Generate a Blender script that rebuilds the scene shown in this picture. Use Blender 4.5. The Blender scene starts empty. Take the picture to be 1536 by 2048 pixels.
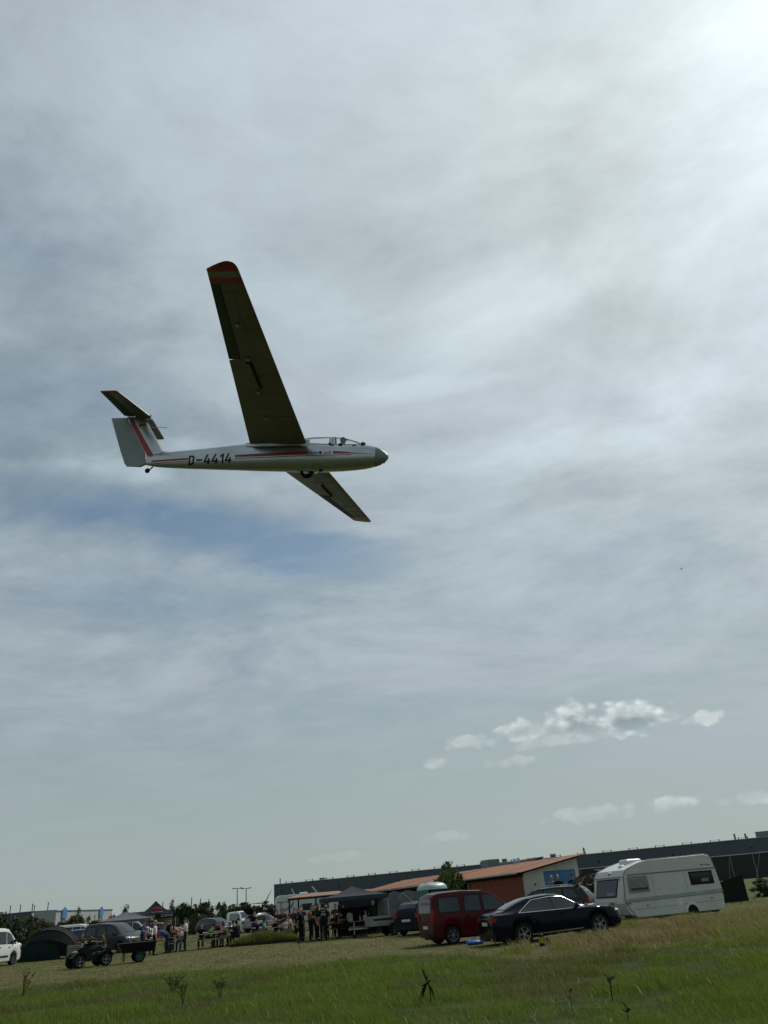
import bpy, bmesh, math, random
import numpy as np
from mathutils import Vector, Matrix
R = math.radians
random.seed(7)
rng = np.random.default_rng(11)
scene = bpy.context.scene
col = scene.collection

# ---------------------------------------------------------------- camera
PITCH, ROLL, EYE = R(26.9), R(4.86), 1.6
FW = Vector((0, math.cos(PITCH), math.sin(PITCH)))
_up = Vector((0, -math.sin(PITCH), math.cos(PITCH)))
_rt = Vector((1, 0, 0))
RT = _rt * math.cos(ROLL) - _up * math.sin(ROLL)
UP = _rt * math.sin(ROLL) + _up * math.cos(ROLL)
cam_data = bpy.data.cameras.new('camera')
cam_data.sensor_fit = 'VERTICAL'
cam_data.sensor_height = 24
cam_data.lens = 18
cam_data.clip_start = 0.1
cam_data.clip_end = 20000
cam = bpy.data.objects.new('camera', cam_data)
col.objects.link(cam)
m = Matrix((RT, UP, -FW)).transposed().to_4x4()
m.translation = (0, 0, EYE)
cam.matrix_world = m
scene.camera = cam

# ---------------------------------------------------------------- light and exposure
SUN_EL, SUN_AZ = R(49.5), R(44.0)
SUN = Vector((math.sin(SUN_AZ) * math.cos(SUN_EL), math.cos(SUN_AZ) * math.cos(SUN_EL), math.sin(SUN_EL)))
sd = bpy.data.lights.new('sun', 'SUN')
sd.energy = 2.6
sd.angle = R(1.2)
sd.color = (1.0, 0.95, 0.86)
so = bpy.data.objects.new('sun', sd)
so.rotation_euler = SUN.to_track_quat('Z', 'Y').to_euler()
so.location = (20, 20, 40)
col.objects.link(so)
scene.view_settings.view_transform = 'Standard'
scene.view_settings.look = 'None'
scene.view_settings.exposure = 0.0
scene.view_settings.gamma = 1.0
scene.cycles.max_bounces = 6
scene.cycles.transparent_max_bounces = 12
scene.cycles.use_denoising = True
scene.cycles.sample_clamp_indirect = 4


class NT:
    """small helper for wiring node trees"""
    def __init__(self, tree):
        self.t = tree

    def n(self, kind, **kw):
        nd = self.t.nodes.new(kind)
        for k, v in kw.items():
            setattr(nd, k, v)
        return nd

    def put(self, sock, v):
        if isinstance(v, bpy.types.NodeSocket):
            self.t.links.new(v, sock)
        elif v is not None:
            sock.default_value = v

    def math(self, op, a, b=None, c=None, clamp=False):
        nd = self.n('ShaderNodeMath', operation=op, use_clamp=clamp)
        for i, v in enumerate((a, b, c)):
            if v is not None:
                self.put(nd.inputs[i], v)
        return nd.outputs[0]

    def vmath(self, op, a, b=None):
        nd = self.n('ShaderNodeVectorMath', operation=op)
        self.put(nd.inputs[0], a)
        if b is not None:
            self.put(nd.inputs[1], b)
        return nd.outputs['Value'] if op in ('DOT_PRODUCT', 'LENGTH') else nd.outputs[0]

    def ramp(self, v, a, b, lo=0.0, hi=1.0, smooth=True):
        nd = self.n('ShaderNodeMapRange')
        nd.interpolation_type = 'SMOOTHSTEP' if smooth else 'LINEAR'
        nd.clamp = True
        self.put(nd.inputs[0], v)
        for i, x in zip((1, 2, 3, 4), (a, b, lo, hi)):
            self.put(nd.inputs[i], x)
        return nd.outputs[0]

    def noise(self, vec, scale, detail=4, rough=0.5, dist=0.0):
        nd = self.n('ShaderNodeTexNoise')
        self.put(nd.inputs['Vector'], vec)
        nd.inputs['Scale'].default_value = scale
        nd.inputs['Detail'].default_value = detail
        nd.inputs['Roughness'].default_value = rough
        nd.inputs['Distortion'].default_value = dist
        return nd.outputs['Fac']

    def noise2(self, vec, scale, detail=4, rough=0.5, dist=0.0):
        o = self.noise(vec, scale, detail, rough, dist)
        o.node.noise_dimensions = '2D'
        return o

    def mix(self, f, a, b, blend='MIX'):
        nd = self.n('ShaderNodeMix', data_type='RGBA', blend_type=blend)
        self.put(nd.inputs[0], f)
        self.put(nd.inputs[6], a)
        self.put(nd.inputs[7], b)
        return nd.outputs[2]

    def comb(self, x, y, z):
        nd = self.n('ShaderNodeCombineXYZ')
        for i, v in enumerate((x, y, z)):
            self.put(nd.inputs[i], v)
        return nd.outputs[0]

    def sep(self, v):
        nd = self.n('ShaderNodeSeparateXYZ')
        self.put(nd.inputs[0], v)
        return nd.outputs

    def mapping(self, v, loc=(0, 0, 0), rot=(0, 0, 0), scale=(1, 1, 1)):
        nd = self.n('ShaderNodeMapping')
        self.put(nd.inputs[0], v)
        nd.inputs[1].default_value = loc
        nd.inputs[2].default_value = rot
        nd.inputs[3].default_value = scale
        return nd.outputs[0]


# ---------------------------------------------------------------- sky: thin layered cloud over a blue sky, low cumulus
world = bpy.data.worlds.new('World')
scene.world = world
world.use_nodes = True
wt = world.node_tree
world.cycles.sampling_method = 'MANUAL'
world.cycles.sample_map_resolution = 512
wt.nodes.clear()
k = NT(wt)
sky = k.n('ShaderNodeTexSky', sky_type='NISHITA')
sky.sun_disc = False
sky.sun_elevation = SUN_EL
sky.sun_rotation = SUN_AZ
sky.air_density = 1.0
sky.dust_density = 1.0
sky.ozone_density = 1.0
bg_blue = k.n('ShaderNodeBackground')
wt.links.new(k.mix(1.0, sky.outputs[0], (0.98, 1.07, 0.98, 1), 'MULTIPLY'), bg_blue.inputs[0])
bg_blue.inputs[1].default_value = 0.08
d = k.vmath('NORMALIZE', k.n('ShaderNodeTexCoord').outputs['Generated'])
dx, dy, dz = k.sep(d)
zc = k.math('MAXIMUM', dz, 0.0)
den = k.math('ADD', zc, 0.16)
px = k.math('DIVIDE', dx, den)
py = k.math('DIVIDE', dy, den)
plane = k.comb(px, py, 0.0)                     # cloud deck seen from below
cosS = k.math('MAXIMUM', k.vmath('DOT_PRODUCT', d, tuple(SUN)), 0.0)
# aureole of the veiled sun
g1 = k.math('POWER', cosS, 5.0)
g2 = k.math('POWER', cosS, 40.0)
g3 = k.math('POWER', cosS, 150.0)
lum = k.math('MULTIPLY_ADD', g1, 0.34, 0.405)
lum = k.math('MULTIPLY_ADD', g2, 0.06, lum)
lum = k.math('MULTIPLY_ADD', g3, 0.22, lum)
# cloud texture: broad banks, streaks, fine wisps
warp = k.n('ShaderNodeTexNoise', noise_dimensions='2D')
k.put(warp.inputs['Vector'], plane)
warp.inputs['Scale'].default_value = 1.1
warp.inputs['Detail'].default_value = 1
wv = k.n('ShaderNodeVectorMath', operation='MULTIPLY_ADD')
k.put(wv.inputs[0], warp.outputs['Color'])
wv.inputs[1].default_value = (0.35, 0.35, 0.0)
k.put(wv.inputs[2], plane)
pw = wv.outputs[0]
b1 = k.noise2(k.mapping(pw, (3.1, 0.4, 0), (0, 0, R(14)), (0.85, 1.25, 1)), 1.35, 3, 0.5)
b2 = k.noise2(k.mapping(pw, (0.3, 7.7, 0), (0, 0, R(-20)), (0.9, 1.7, 1)), 2.6, 6, 0.60)
b3 = k.noise2(k.mapping(pw, (5.3, 1.7, 0), (0, 0, R(35)), (1.0, 1.25, 1)), 5.5, 7, 0.66)
tex = k.math('MULTIPLY', b1, 0.36)
tex = k.math('MULTIPLY_ADD', b2, 0.34, tex)
tex = k.math('MULTIPLY_ADD', b3, 0.30, tex)
fade = k.ramp(dz, 0.03, 0.36, 0.0, 1.55)        # texture dissolves in the haze near the horizon
var = k.math('MULTIPLY', k.math('SUBTRACT', tex, 0.5), fade)
az = k.math('MULTIPLY', k.math('ARCTAN2', dx, dy), 57.2958)
el = k.math('MULTIPLY', k.math('ARCSINE', dz), 57.2958)
wn = k.math('MULTIPLY', k.math('SUBTRACT', b2, 0.5), -1.9)
azel = k.comb(az, el, wn)


def lobes(vec, table, lo, hi, combine='MULTIPLY_ADD'):
    """soft patches of cloud at bearing a, elevation e"""
    out = None
    for a, e, sa, se, wgt in table:
        nd = k.n('ShaderNodeVectorMath', operation='MULTIPLY_ADD')
        k.put(nd.inputs[0], vec)
        nd.inputs[1].default_value = (1 / sa, 1 / se, 0)
        nd.inputs[2].default_value = (-a / sa, -e / se, 0)
        q = k.math('ADD', k.vmath('LENGTH', nd.outputs[0]), k.cur)
        q = k.ramp(q, hi, lo, 0.0, wgt)
        out = q if out is None else k.math('ADD' if combine == 'MULTIPLY_ADD' else 'MAXIMUM', out, q)
    return out


k.cur = wn
# openings in the veil where the blue shows, and a few thicker bands
gap = lobes(azel, ((-12.5, 25.9, 11.0, 2.6, 0.88), (-4.5, 23.7, 8.0, 1.9, 0.70), (-24, 27.3, 9, 2.2, 0.55), (-27, 34.5, 9, 3.2, 0.28),
                   (-20, 21.0, 12, 2.4, 0.30), (17, 21.9, 9, 2.1, 0.26), (6, 31.8, 8, 1.8, 0.22), (-30, 46, 11, 7, 0.34)), 0.15, 1.35)
bank = lobes(azel, ((-21.5, 29.9, 6.5, 1.1, 0.20), (-15.8, 32.1, 2.6, 0.9, 0.16), (4, 35.6, 10, 1.0, 0.12), (19, 29.5, 10, 3.0, 0.10), (13, 41, 9, 3, 0.10), (-10, 42, 11, 4, 0.08)), 0.1, 1.3)
veil = k.math('MULTIPLY_ADD', var, 1.05, 0.87)
veil = k.math('MULTIPLY_ADD', gap, -0.95, veil)
veil = k.math('ADD', k.math('MULTIPLY_ADD', g1, 0.55, veil), bank)
veil = k.math('MINIMUM', k.math('MAXIMUM', veil, 0.10), 1.0)
shade = k.math('MULTIPLY_ADD', var, 0.80, 1.0)
shade = k.math('MULTIPLY_ADD', bank, 1.2, shade)
shade = k.math('MULTIPLY_ADD', gap, -0.14, shade)
bright = k.math('MULTIPLY', lum, shade)
low = k.ramp(dz, 0.0, 0.34)
tint = k.mix(low, (0.84, 1.0, 0.972, 1), (0.81, 1.0, 1.12, 1))
tint = k.mix(k.math('MULTIPLY', g1, 0.9), tint, (0.915, 1.0, 1.01, 1))
tint = k.mix(k.ramp(b1, 0.45, 0.62, 0.0, 0.45), tint, (0.86, 0.98, 1.09, 1))
ccol = k.vmath('SCALE', tint)
k.put(ccol.node.inputs['Scale'], bright)
# low cumulus far off on the right
cn = k.noise2(k.mapping(azel, (0.35, 0, 0), (0, 0, 0), (0.62, 1.05, 1)), 1.0, 7, 0.58, 0.1)
cnu = k.noise2(k.mapping(azel, (0.55, 0.42, 0), (0, 0, 0), (0.62, 1.05, 1)), 1.0, 5, 0.58, 0.1)
cn2 = k.noise2(k.mapping(azel, (9, 3, 0), (0, 0, 0), (0.8, 1.3, 1)), 1.0, 5, 0.55, 0.1)
vor = k.n('ShaderNodeTexVoronoi', voronoi_dimensions='2D', feature='SMOOTH_F1')
k.put(vor.inputs['Vector'], k.mapping(k.comb(k.math('MULTIPLY_ADD', cn, 1.2, az), k.math('MULTIPLY_ADD', cn2, 0.7, el), 0.0), (0.2, 0.1, 0), (0, 0, 0), (0.85, 1.25, 1)))
vor.inputs['Scale'].default_value = 1.0
vor.inputs['Smoothness'].default_value = 0.6
bil = k.math('SUBTRACT', 0.95, vor.outputs['Distance'])        # rounded billows
k.cur = k.math('MULTIPLY_ADD', cn, -0.70, k.math('MULTIPLY_ADD', bil, -0.75, 0.72))
cum = lobes(azel, ((12.3, 10.45, 2.1, 1.25, 1.0), (15.9, 10.1, 2.7, 1.25, 1.0), (8.8, 10.05, 2.6, 0.85, .82), (4.8, 9.75, 2.3, 0.55, .5), (12.0, 9.35, 5.0, 0.5, .32),
                   (20.9, 9.4, 1.4, 0.6, .62), (18.9, 9.9, 1.0, 0.4, .35), (2.3, 8.5, 1.1, 0.42, .42), (7.5, 8.2, 1.9, 0.38, .34), (9.0, 9.1, 1.6, .35, .22),
                   (17.4, 4.4, 2.0, 0.55, .50), (12.6, 4.3, 3.6, 0.58, .30), (22.8, 4.2, 2.4, 0.45, .44), (2.3, 3.75, 1.8, 0.40, .22), (-5.0, 3.0, 2.2, 0.34, .13)), 0.42, 1.02, 'MAX')
k.cur = k.math('MULTIPLY_ADD', cn2, -1.8, 0.85)
core = lobes(azel, ((12.9, 10.0, 2.2, 0.85, 1.0), (16.3, 9.7, 2.9, 1.0, 1.0), (9.0, 9.9, 2.2, 0.5, .6), (17.6, 4.15, 1.5, .35, .4), (12.8, 4.0, 2.6, .4, .35)), 0.0, 1.3, 'MAX')
cl = k.math('MULTIPLY_ADD', lum, 1.20, 0.17)
cl = k.math('MULTIPLY', cl, k.math('MULTIPLY_ADD', core, -0.46, 1.0))
cl = k.math('MULTIPLY', cl, k.math('MULTIPLY_ADD', k.math('ADD', k.math('MULTIPLY', k.math('SUBTRACT', cn, cnu), 0.5), k.math('MULTIPLY', bil, 0.28)), 1.0, 0.84))
ccum = k.vmath('SCALE', k.mix(core, (0.93, 1.0, 0.99, 1), (0.80, 0.98, 1.05, 1)))
k.put(ccum.node.inputs['Scale'], cl)
bg_veil = k.n('ShaderNodeBackground')
wt.links.new(k.mix(k.math('MULTIPLY', cum, 0.92), ccol, ccum), bg_veil.inputs[0])
ms = k.n('ShaderNodeMixShader')
k.put(ms.inputs[0], k.math('MAXIMUM', veil, cum))
wt.links.new(bg_blue.outputs[0], ms.inputs[1])
wt.links.new(bg_veil.outputs[0], ms.inputs[2])
wo = k.n('ShaderNodeOutputWorld')
wt.links.new(ms.outputs[0], wo.inputs[0])

# ---------------------------------------------------------------- helpers
def ray(px, py):
    return FW + RT * ((px - 768) / 1536.0) + UP * ((1024 - py) / 1536.0)


def at(px, py, z=0.0):
    """where the line of sight through a point of the photograph meets height z"""
    v = ray(px, py)
    return Vector((0, 0, EYE)) + v * ((z - EYE) / v.z)


def far(px, py, Y):
    v = ray(px, py)
    return Vector((0, 0, EYE)) + v * (Y / v.y)


MATS = {}


def mat(name, rgb, rough=0.6, metal=0.0, var=0.12, scale=3.0, bump=0.0, bscale=40.0, spec=None, coat=0.0, dirt=None):
    if name in MATS:
        return MATS[name]
    mm = bpy.data.materials.new(name)
    mm.use_nodes = True
    t = NT(mm.node_tree)
    b = mm.node_tree.nodes['Principled BSDF']
    tc = t.n('ShaderNodeTexCoord').outputs['Object']
    base = (*rgb, 1)
    dark = tuple(c * (1 - var * 2.2) for c in rgb) + (1,)
    c = t.mix(t.ramp(t.noise(tc, scale, 6, 0.6), 0.30, 0.72), dark, base)
    if dirt:
        dn = t.noise(tc, dirt[1], 5, 0.65)
        c = t.mix(t.ramp(dn, 0.52, 0.75, 0, dirt[2]), c, (*dirt[0], 1))
    t.put(b.inputs['Base Color'], c)
    t.put(b.inputs['Roughness'], t.math('ADD', rough - 0.05, t.math('MULTIPLY', t.noise(tc, scale * 2.3, 3), 0.1)))
    b.inputs['Metallic'].default_value = metal
    b.inputs['Specular IOR Level'].default_value = (0.5 if max(rgb) > .12 else 0.3 if rough < .45 else 0.12) if spec is None else spec
    b.inputs['Coat Weight'].default_value = coat
    b.inputs['Coat Roughness'].default_value = 0.06
    if bump:
        bn = t.n('ShaderNodeBump')
        bn.inputs['Strength'].default_value = bump
        bn.inputs['Distance'].default_value = 0.02
        t.put(bn.inputs['Height'], t.noise(tc, bscale, 5, 0.6))
        t.put(b.inputs['Normal'], bn.outputs[0])
    MATS[name] = mm
    return mm


class MB:
    """collects shapes into one mesh"""
    def __init__(self):
        self.v, self.f = [], []

    def add(self, vs, fs):
        o = len(self.v)
        self.v += [tuple(p) for p in vs]
        self.f += [tuple(i + o for i in f) for f in fs]
        return self

    def box(self, c, s, M=None):
        hx, hy, hz = s[0] / 2, s[1] / 2, s[2] / 2
        vs = [Vector((c[0] + sx * hx, c[1] + sy * hy, c[2] + sz * hz)) for sx in (-1, 1) for sy in (-1, 1) for sz in (-1, 1)]
        if M is not None:
            vs = [M @ p for p in vs]
        return self.add(vs, [(0, 1, 3, 2), (4, 6, 7, 5), (0, 4, 5, 1), (2, 3, 7, 6), (0, 2, 6, 4), (1, 5, 7, 3)])

    def bar(self, a, b, w, h=None):
        a, b = Vector(a), Vector(b)
        h = h or w
        z = (b - a).normalized()
        x = z.orthogonal().normalized() if abs(z.z) > 0.95 else z.cross(Vector((0, 0, 1))).normalized()
        y = z.cross(x)
        vs = [p + x * (sx * w / 2) + y * (sy * h / 2) for p in (a, b) for sx, sy in ((-1, -1), (1, -1), (1, 1), (-1, 1))]
        return self.add(vs, [(3, 2, 1, 0), (4, 5, 6, 7), (0, 1, 5, 4), (1, 2, 6, 5), (2, 3, 7, 6), (3, 0, 4, 7)])

    def tube(self, pts, rad, n=8, cap=True):
        pts = [Vector(p) for p in pts]
        rad = rad if isinstance(rad, (list, tuple)) else [rad] * len(pts)
        rings = []
        prev = None
        for i, p in enumerate(pts):
            a = pts[max(i - 1, 0)]
            b = pts[min(i + 1, len(pts) - 1)]
            z = (b - a)
            z = z.normalized() if z.length > 1e-9 else Vector((0, 0, 1))
            x = z.orthogonal().normalized() if prev is None else (prev - z * prev.dot(z)).normalized()
            prev = x
            y = z.cross(x)
            rings.append([p + (x * math.cos(2 * math.pi * j / n) + y * math.sin(2 * math.pi * j / n)) * rad[i] for j in range(n)])
        return self.loft(rings, cap)

    def loft(self, rings, cap=True, closed=True):
        n = len(rings[0])
        fs = []
        for i in range(len(rings) - 1):
            for j in range(n if closed else n - 1):
                a, b = i * n + j, i * n + (j + 1) % n
                fs.append((a, b, b + n, a + n))
        if cap:
            fs.append(tuple(range(n - 1, -1, -1)))
            fs.append(tuple((len(rings) - 1) * n + j for j in range(n)))
        return self.add([p for r in rings for p in r], fs)

    def lathe(self, prof, c=(0, 0, 0), axis='Y', n=20, ring=False):
        rings = []
        for r, h in prof:
            ring_ = []
            for j in range(n):
                a = 2 * math.pi * j / n
                x, y = r * math.cos(a), r * math.sin(a)
                p = (x, h, y) if axis == 'Y' else ((x, y, h) if axis == 'Z' else (h, x, y))
                ring_.append((p[0] + c[0], p[1] + c[1], p[2] + c[2]))
            rings.append(ring_)
        if ring:
            rings.append(rings[0])
        return self.loft(rings, not ring)

    def ball(self, c, r, n=10, mrings=6, M=None):
        r = r if isinstance(r, (list, tuple)) else (r, r, r)
        rings = []
        for i in range(mrings + 1):
            t = -math.pi / 2 + math.pi * (i + 0.02) / (mrings + 0.04)
            rings.append([Vector((c[0] + r[0] * math.cos(t) * math.cos(2 * math.pi * j / n), c[1] + r[1] * math.cos(t) * math.sin(2 * math.pi * j / n), c[2] + r[2] * math.sin(t))) for j in range(n)])
        if M is not None:
            rings = [[M @ p for p in rg] for rg in rings]
        return self.loft(rings)

    def prism(self, poly, y0, y1):
        """extrude an (x, z) outline along y"""
        n = len(poly)
        vs = [(x, y0, z) for x, z in poly] + [(x, y1, z) for x, z in poly]
        fs = [tuple(range(n)), tuple(range(2 * n - 1, n - 1, -1))] + [(i, n + i, n + (i + 1) % n, (i + 1) % n) for i in range(n)]
        return self.add(vs, fs)

    def mesh(self, name, m=None, smooth=None):
        me = bpy.data.meshes.new(name)
        me.from_pydata(self.v, [], self.f)
        bm = bmesh.new()
        bm.from_mesh(me)
        bmesh.ops.recalc_face_normals(bm, faces=bm.faces)
        bm.to_mesh(me)
        bm.free()
        if smooth is not None:
            for p in me.polygons:
                p.use_smooth = True
            me.set_sharp_from_angle(angle=R(smooth))
        if m:
            me.materials.append(m)
        return me

    def build(self, name, m, parent=None, smooth=35, loc=None):
        o = bpy.data.objects.new(name, self.mesh(name, m, smooth))
        col.objects.link(o)
        if parent:
            o.parent = parent
        if loc is not None:
            o.location = loc
        return o


def tag(o, label=None, cat=None, group=None, kind=None):
    for kk, vv in (('label', label), ('category', cat), ('group', group), ('kind', kind)):
        if vv:
            o[kk] = vv
    return o


def empty(name, loc=(0, 0, 0), rz=0.0, label=None, cat=None, group=None, parent=None):
    o = bpy.data.objects.new(name, None)
    o.empty_display_size = 0.2
    col.objects.link(o)
    o.location = loc
    o.rotation_euler = (0, 0, rz)
    if parent:
        o.parent = parent
    return tag(o, label, cat, group)


def children(o):
    return [c for c in bpy.data.objects if c.parent == o]


def copy_tree(o, parent=None):
    c = o.copy()
    col.objects.link(c)
    c.parent = parent
    for ch in children(o):
        copy_tree(ch, c)
    return c


def lerp(a, b, t):
    return a + (b - a) * t


def interp(x, tab):
    """piecewise linear through sorted (x, value) pairs"""
    if x <= tab[0][0]:
        return tab[0][1]
    for (x0, y0), (x1, y1) in zip(tab, tab[1:]):
        if x <= x1:
            return y0 + (y1 - y0) * (x - x0) / (x1 - x0)
    return tab[-1][1]


def hgt(x, y):
    """gentle lie of the land"""
    h = 0.15 * math.exp(-(((x - 8.6) / 3.4) ** 2 + ((y - 30) / 5.0) ** 2))
    h += 0.05 * math.sin(x * 0.35 + 1) * math.sin(y * 0.28) * min(1, max(0, (28 - y) / 10))
    return h

# ---------------------------------------------------------------- the ground
def ground_sheet():
    xs = np.concatenate([[-6000, -2000, -600, -200, -90], np.arange(-45, 45.1, 1.0), [90, 200, 600, 2000, 6000]])
    ys = np.concatenate([[-3000, -300, -40], np.arange(-5, 75, 1.0), np.arange(76, 130, 6), [160, 220, 320, 600, 1500, 4000, 9000]])
    vs = [(x, y, hgt(x, y)) for y in ys for x in xs]
    n = len(xs)
    fs = [(j * n + i, j * n + i + 1, (j + 1) * n + i + 1, (j + 1) * n + i) for j in range(len(ys) - 1) for i in range(n - 1)]
    mm = bpy.data.materials.new('meadow_ground')
    mm.use_nodes = True
    t = NT(mm.node_tree)
    b = mm.node_tree.nodes['Principled BSDF']
    g = t.n('ShaderNodeTexCoord').outputs['Object']
    x, y, z = t.sep(g)
    edge = t.ramp(x, -0.5, 3.0, 29.2, 23.2)
    wob = t.math('MULTIPLY', t.math('SUBTRACT', t.noise(g, 0.35, 5, 0.6), 0.5), 7.0)
    dry = t.ramp(t.math('ADD', t.math('SUBTRACT', y, edge), wob), -1.2, 1.8)
    back = t.ramp(t.math('ADD', y, t.math('MULTIPLY', wob, 1.5)), 44, 56)
    green = t.mix(t.ramp(t.noise(g, 1.3, 6, 0.65), 0.35, 0.68), (0.030, 0.040, 0.014, 1), (0.062, 0.076, 0.026, 1))
    straw = t.mix(t.ramp(t.noise(g, 2.2, 7, 0.7), 0.36, 0.66), (0.075, 0.080, 0.024, 1), (0.165, 0.150, 0.068, 1))
    olive = t.mix(t.ramp(t.noise(g, 0.9, 6, 0.65), 0.35, 0.66), (0.055, 0.072, 0.016, 1), (0.105, 0.115, 0.036, 1))
    c = t.mix(dry, green, straw)
    c = t.mix(t.math('MULTIPLY', back, 0.7), c, olive)
    # patches of greener regrowth in the mown strip
    c = t.mix(t.math('MULTIPLY', t.ramp(t.noise(g, 0.5, 4, 0.6), 0.5, 0.7), 0.55), c, olive)
    t.put(b.inputs['Base Color'], c)
    b.inputs['Roughness'].default_value = 0.95
    b.inputs['Specular IOR Level'].default_value = 0.1
    bn = t.n('ShaderNodeBump')
    bn.inputs['Strength'].default_value = 0.9
    bn.inputs['Distance'].default_value = 0.12
    t.put(bn.inputs['Height'], t.math('ADD', t.noise(g, 6, 8, 0.7), t.math('MULTIPLY', t.noise(g, 45, 4, 0.7), 0.35)))
    t.put(b.inputs['Normal'], bn.outputs[0])
    o = MB().add(vs, fs).build('ground', mm, smooth=60)
    tag(o, kind='structure')


ground_sheet()

# ---------------------------------------------------------------- glider
M_SILVER = mat('glider_silver', (0.49, 0.51, 0.50), 0.30, 0.85, 0.08, 1.6, spec=0.5, dirt=((0.40, 0.41, 0.39), 2.5, .5))
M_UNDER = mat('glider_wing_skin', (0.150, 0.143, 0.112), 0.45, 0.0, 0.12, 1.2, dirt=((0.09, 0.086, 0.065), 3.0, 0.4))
M_FABRIC = mat('glider_fabric', (0.075, 0.105, 0.085), 0.6, 0.0, 0.10, 2.0)
M_RED = mat('glider_red', (0.38, 0.018, 0.022), 0.35, 0, 0.08, 3)
M_CREAM = mat('glider_cream_line', (0.62, 0.48, 0.42), 0.4, 0, 0.05, 3)
M_NOSE = mat('glider_nose_grey', (0.21, 0.24, 0.24), 0.38, 0, 0.1, 3)
M_BLACK = mat('matt_black', (0.012, 0.012, 0.013), 0.5, 0, 0.1, 4)
M_INK = mat('black_lettering', (0.012, 0.013, 0.016), 0.4, 0, 0.05, 4)
M_RUBBER = mat('rubber', (0.016, 0.016, 0.017), 0.85, 0, 0.15, 8)
M_STEEL = mat('bare_steel', (0.42, 0.43, 0.44), 0.35, 0.9, 0.1, 6)
M_PALE = mat('pale_band', (0.24, 0.25, 0.22), 0.5, 0, 0.08, 3)


def glass_mat(name, tint, alpha, rough=0.02):
    mm = bpy.data.materials.new(name)
    mm.use_nodes = True
    t = NT(mm.node_tree)
    nt = mm.node_tree
    b = nt.nodes['Principled BSDF']
    tc = t.n('ShaderNodeTexCoord').outputs['Object']
    t.put(b.inputs['Base Color'], t.mix(t.noise(tc, 3, 4), (*[c * 0.8 for c in tint], 1), (*tint, 1)))
    b.inputs['Roughness'].default_value = rough
    b.inputs['Alpha'].default_value = alpha
    MATS[name] = mm
    return mm




def perspex(name):
    mm = bpy.data.materials.new(name)
    mm.use_nodes = True
    nt = mm.node_tree
    nt.nodes.clear()
    t = NT(nt)
    tr = t.n('ShaderNodeBsdfTransparent')
    tr.inputs[0].default_value = (0.93, 0.95, 0.94, 1)
    gl = t.n('ShaderNodeBsdfGlossy')
    gl.inputs['Roughness'].default_value = 0.06
    tc = t.n('ShaderNodeTexCoord').outputs['Object']
    t.put(gl.inputs[0], t.mix(t.noise(tc, 4, 3), (0.85, 0.88, 0.88, 1), (0.95, 0.97, 0.97, 1)))
    lw = t.n('ShaderNodeLayerWeight')
    lw.inputs[0].default_value = 0.35
    mx = t.n('ShaderNodeMixShader')
    t.put(mx.inputs[0], t.math('MULTIPLY_ADD', lw.outputs['Fresnel'], 0.8, 0.02, True))
    nt.links.new(tr.outputs[0], mx.inputs[1])
    nt.links.new(gl.outputs[0], mx.inputs[2])
    out = t.n('ShaderNodeOutputMaterial')
    nt.links.new(mx.outputs[0], out.inputs[0])
    MATS[name] = mm
    return mm


M_CANOPY = perspex('canopy_perspex')
M_GLASS = glass_mat('car_glass', (0.020, 0.030, 0.031), 1.0, 0.03)
M_GLASSC = glass_mat('clear_car_glass', (0.030, 0.042, 0.045), 0.75, 0.03)

FUS = [(0.0, 0.0, 0.0, 0.0), (-0.03, .07, -.08, .075), (-0.10, .135, -.15, .13), (-0.24, .24, -.245, .19), (-0.42, .325, -.315, .235), (-0.7, .365, -.375, .275),
       (-1.0, .365, -.415, .295), (-1.4, .365, -.450, .31), (-1.9, .375, -.475, .315), (-2.4, .41, -.485, .315), (-2.62, .47, -.487, .31), (-2.8, .53, -.487, .305), (-3.2, .50, -.482, .29),
       (-3.8, .455, -.475, .265), (-4.4, .415, -.462, .24), (-5.0, .345, -.448, .215), (-5.6, .275, -.435, .185), (-6.3, .20, -.42, .15), (-6.9, .145, -.40, .118), (-7.35, .11, -.375, .09), (-7.72, .08, -.31, .05)]
FT = [[(-a[0], a[i]) for a in FUS] for i in (1, 2, 3)]
SUPER = 2.35


def fus_y(x, z):
    zt, zb, w = (interp(-x, t) for t in FT)
    c = lerp(zb, zt, 0.52)
    h = (zt - c) if z > c else (c - zb)
    q = min(1.0, abs(z - c) / max(h, 1e-4))
    return w * (1 - q ** SUPER) ** (1 / SUPER)


def fus_ring(x, n=28):
    zt, zb, w = (interp(-x, t) for t in FT)
    c = lerp(zb, zt, 0.52)
    out = []
    for j in range(n):
        a = 2 * math.pi * (j + 0.5) / n
        ca, sa = math.cos(a), math.sin(a)
        e = 2 / SUPER
        y = w * math.copysign(abs(ca) ** e, ca)
        z = c + ((zt - c) if sa > 0 else (c - zb)) * math.copysign(abs(sa) ** e, sa)
        out.append((x, y, z))
    return out


def skin_patch(mb, pts_fn, nu, nv, side=-1, off=0.004):
    """grid patch in (x, z) laid on the fuselage side"""
    vs, fs = [], []
    for i in range(nu + 1):
        for j in range(nv + 1):
            x, z = pts_fn(i / nu, j / nv)
            vs.append((x, side * (fus_y(x, z) + off), z))
    for i in range(nu):
        for j in range(nv):
            a = i * (nv + 1) + j
            fs.append((a, a + 1, a + nv + 2, a + nv + 1))
    mb.add(vs, fs)


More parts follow.
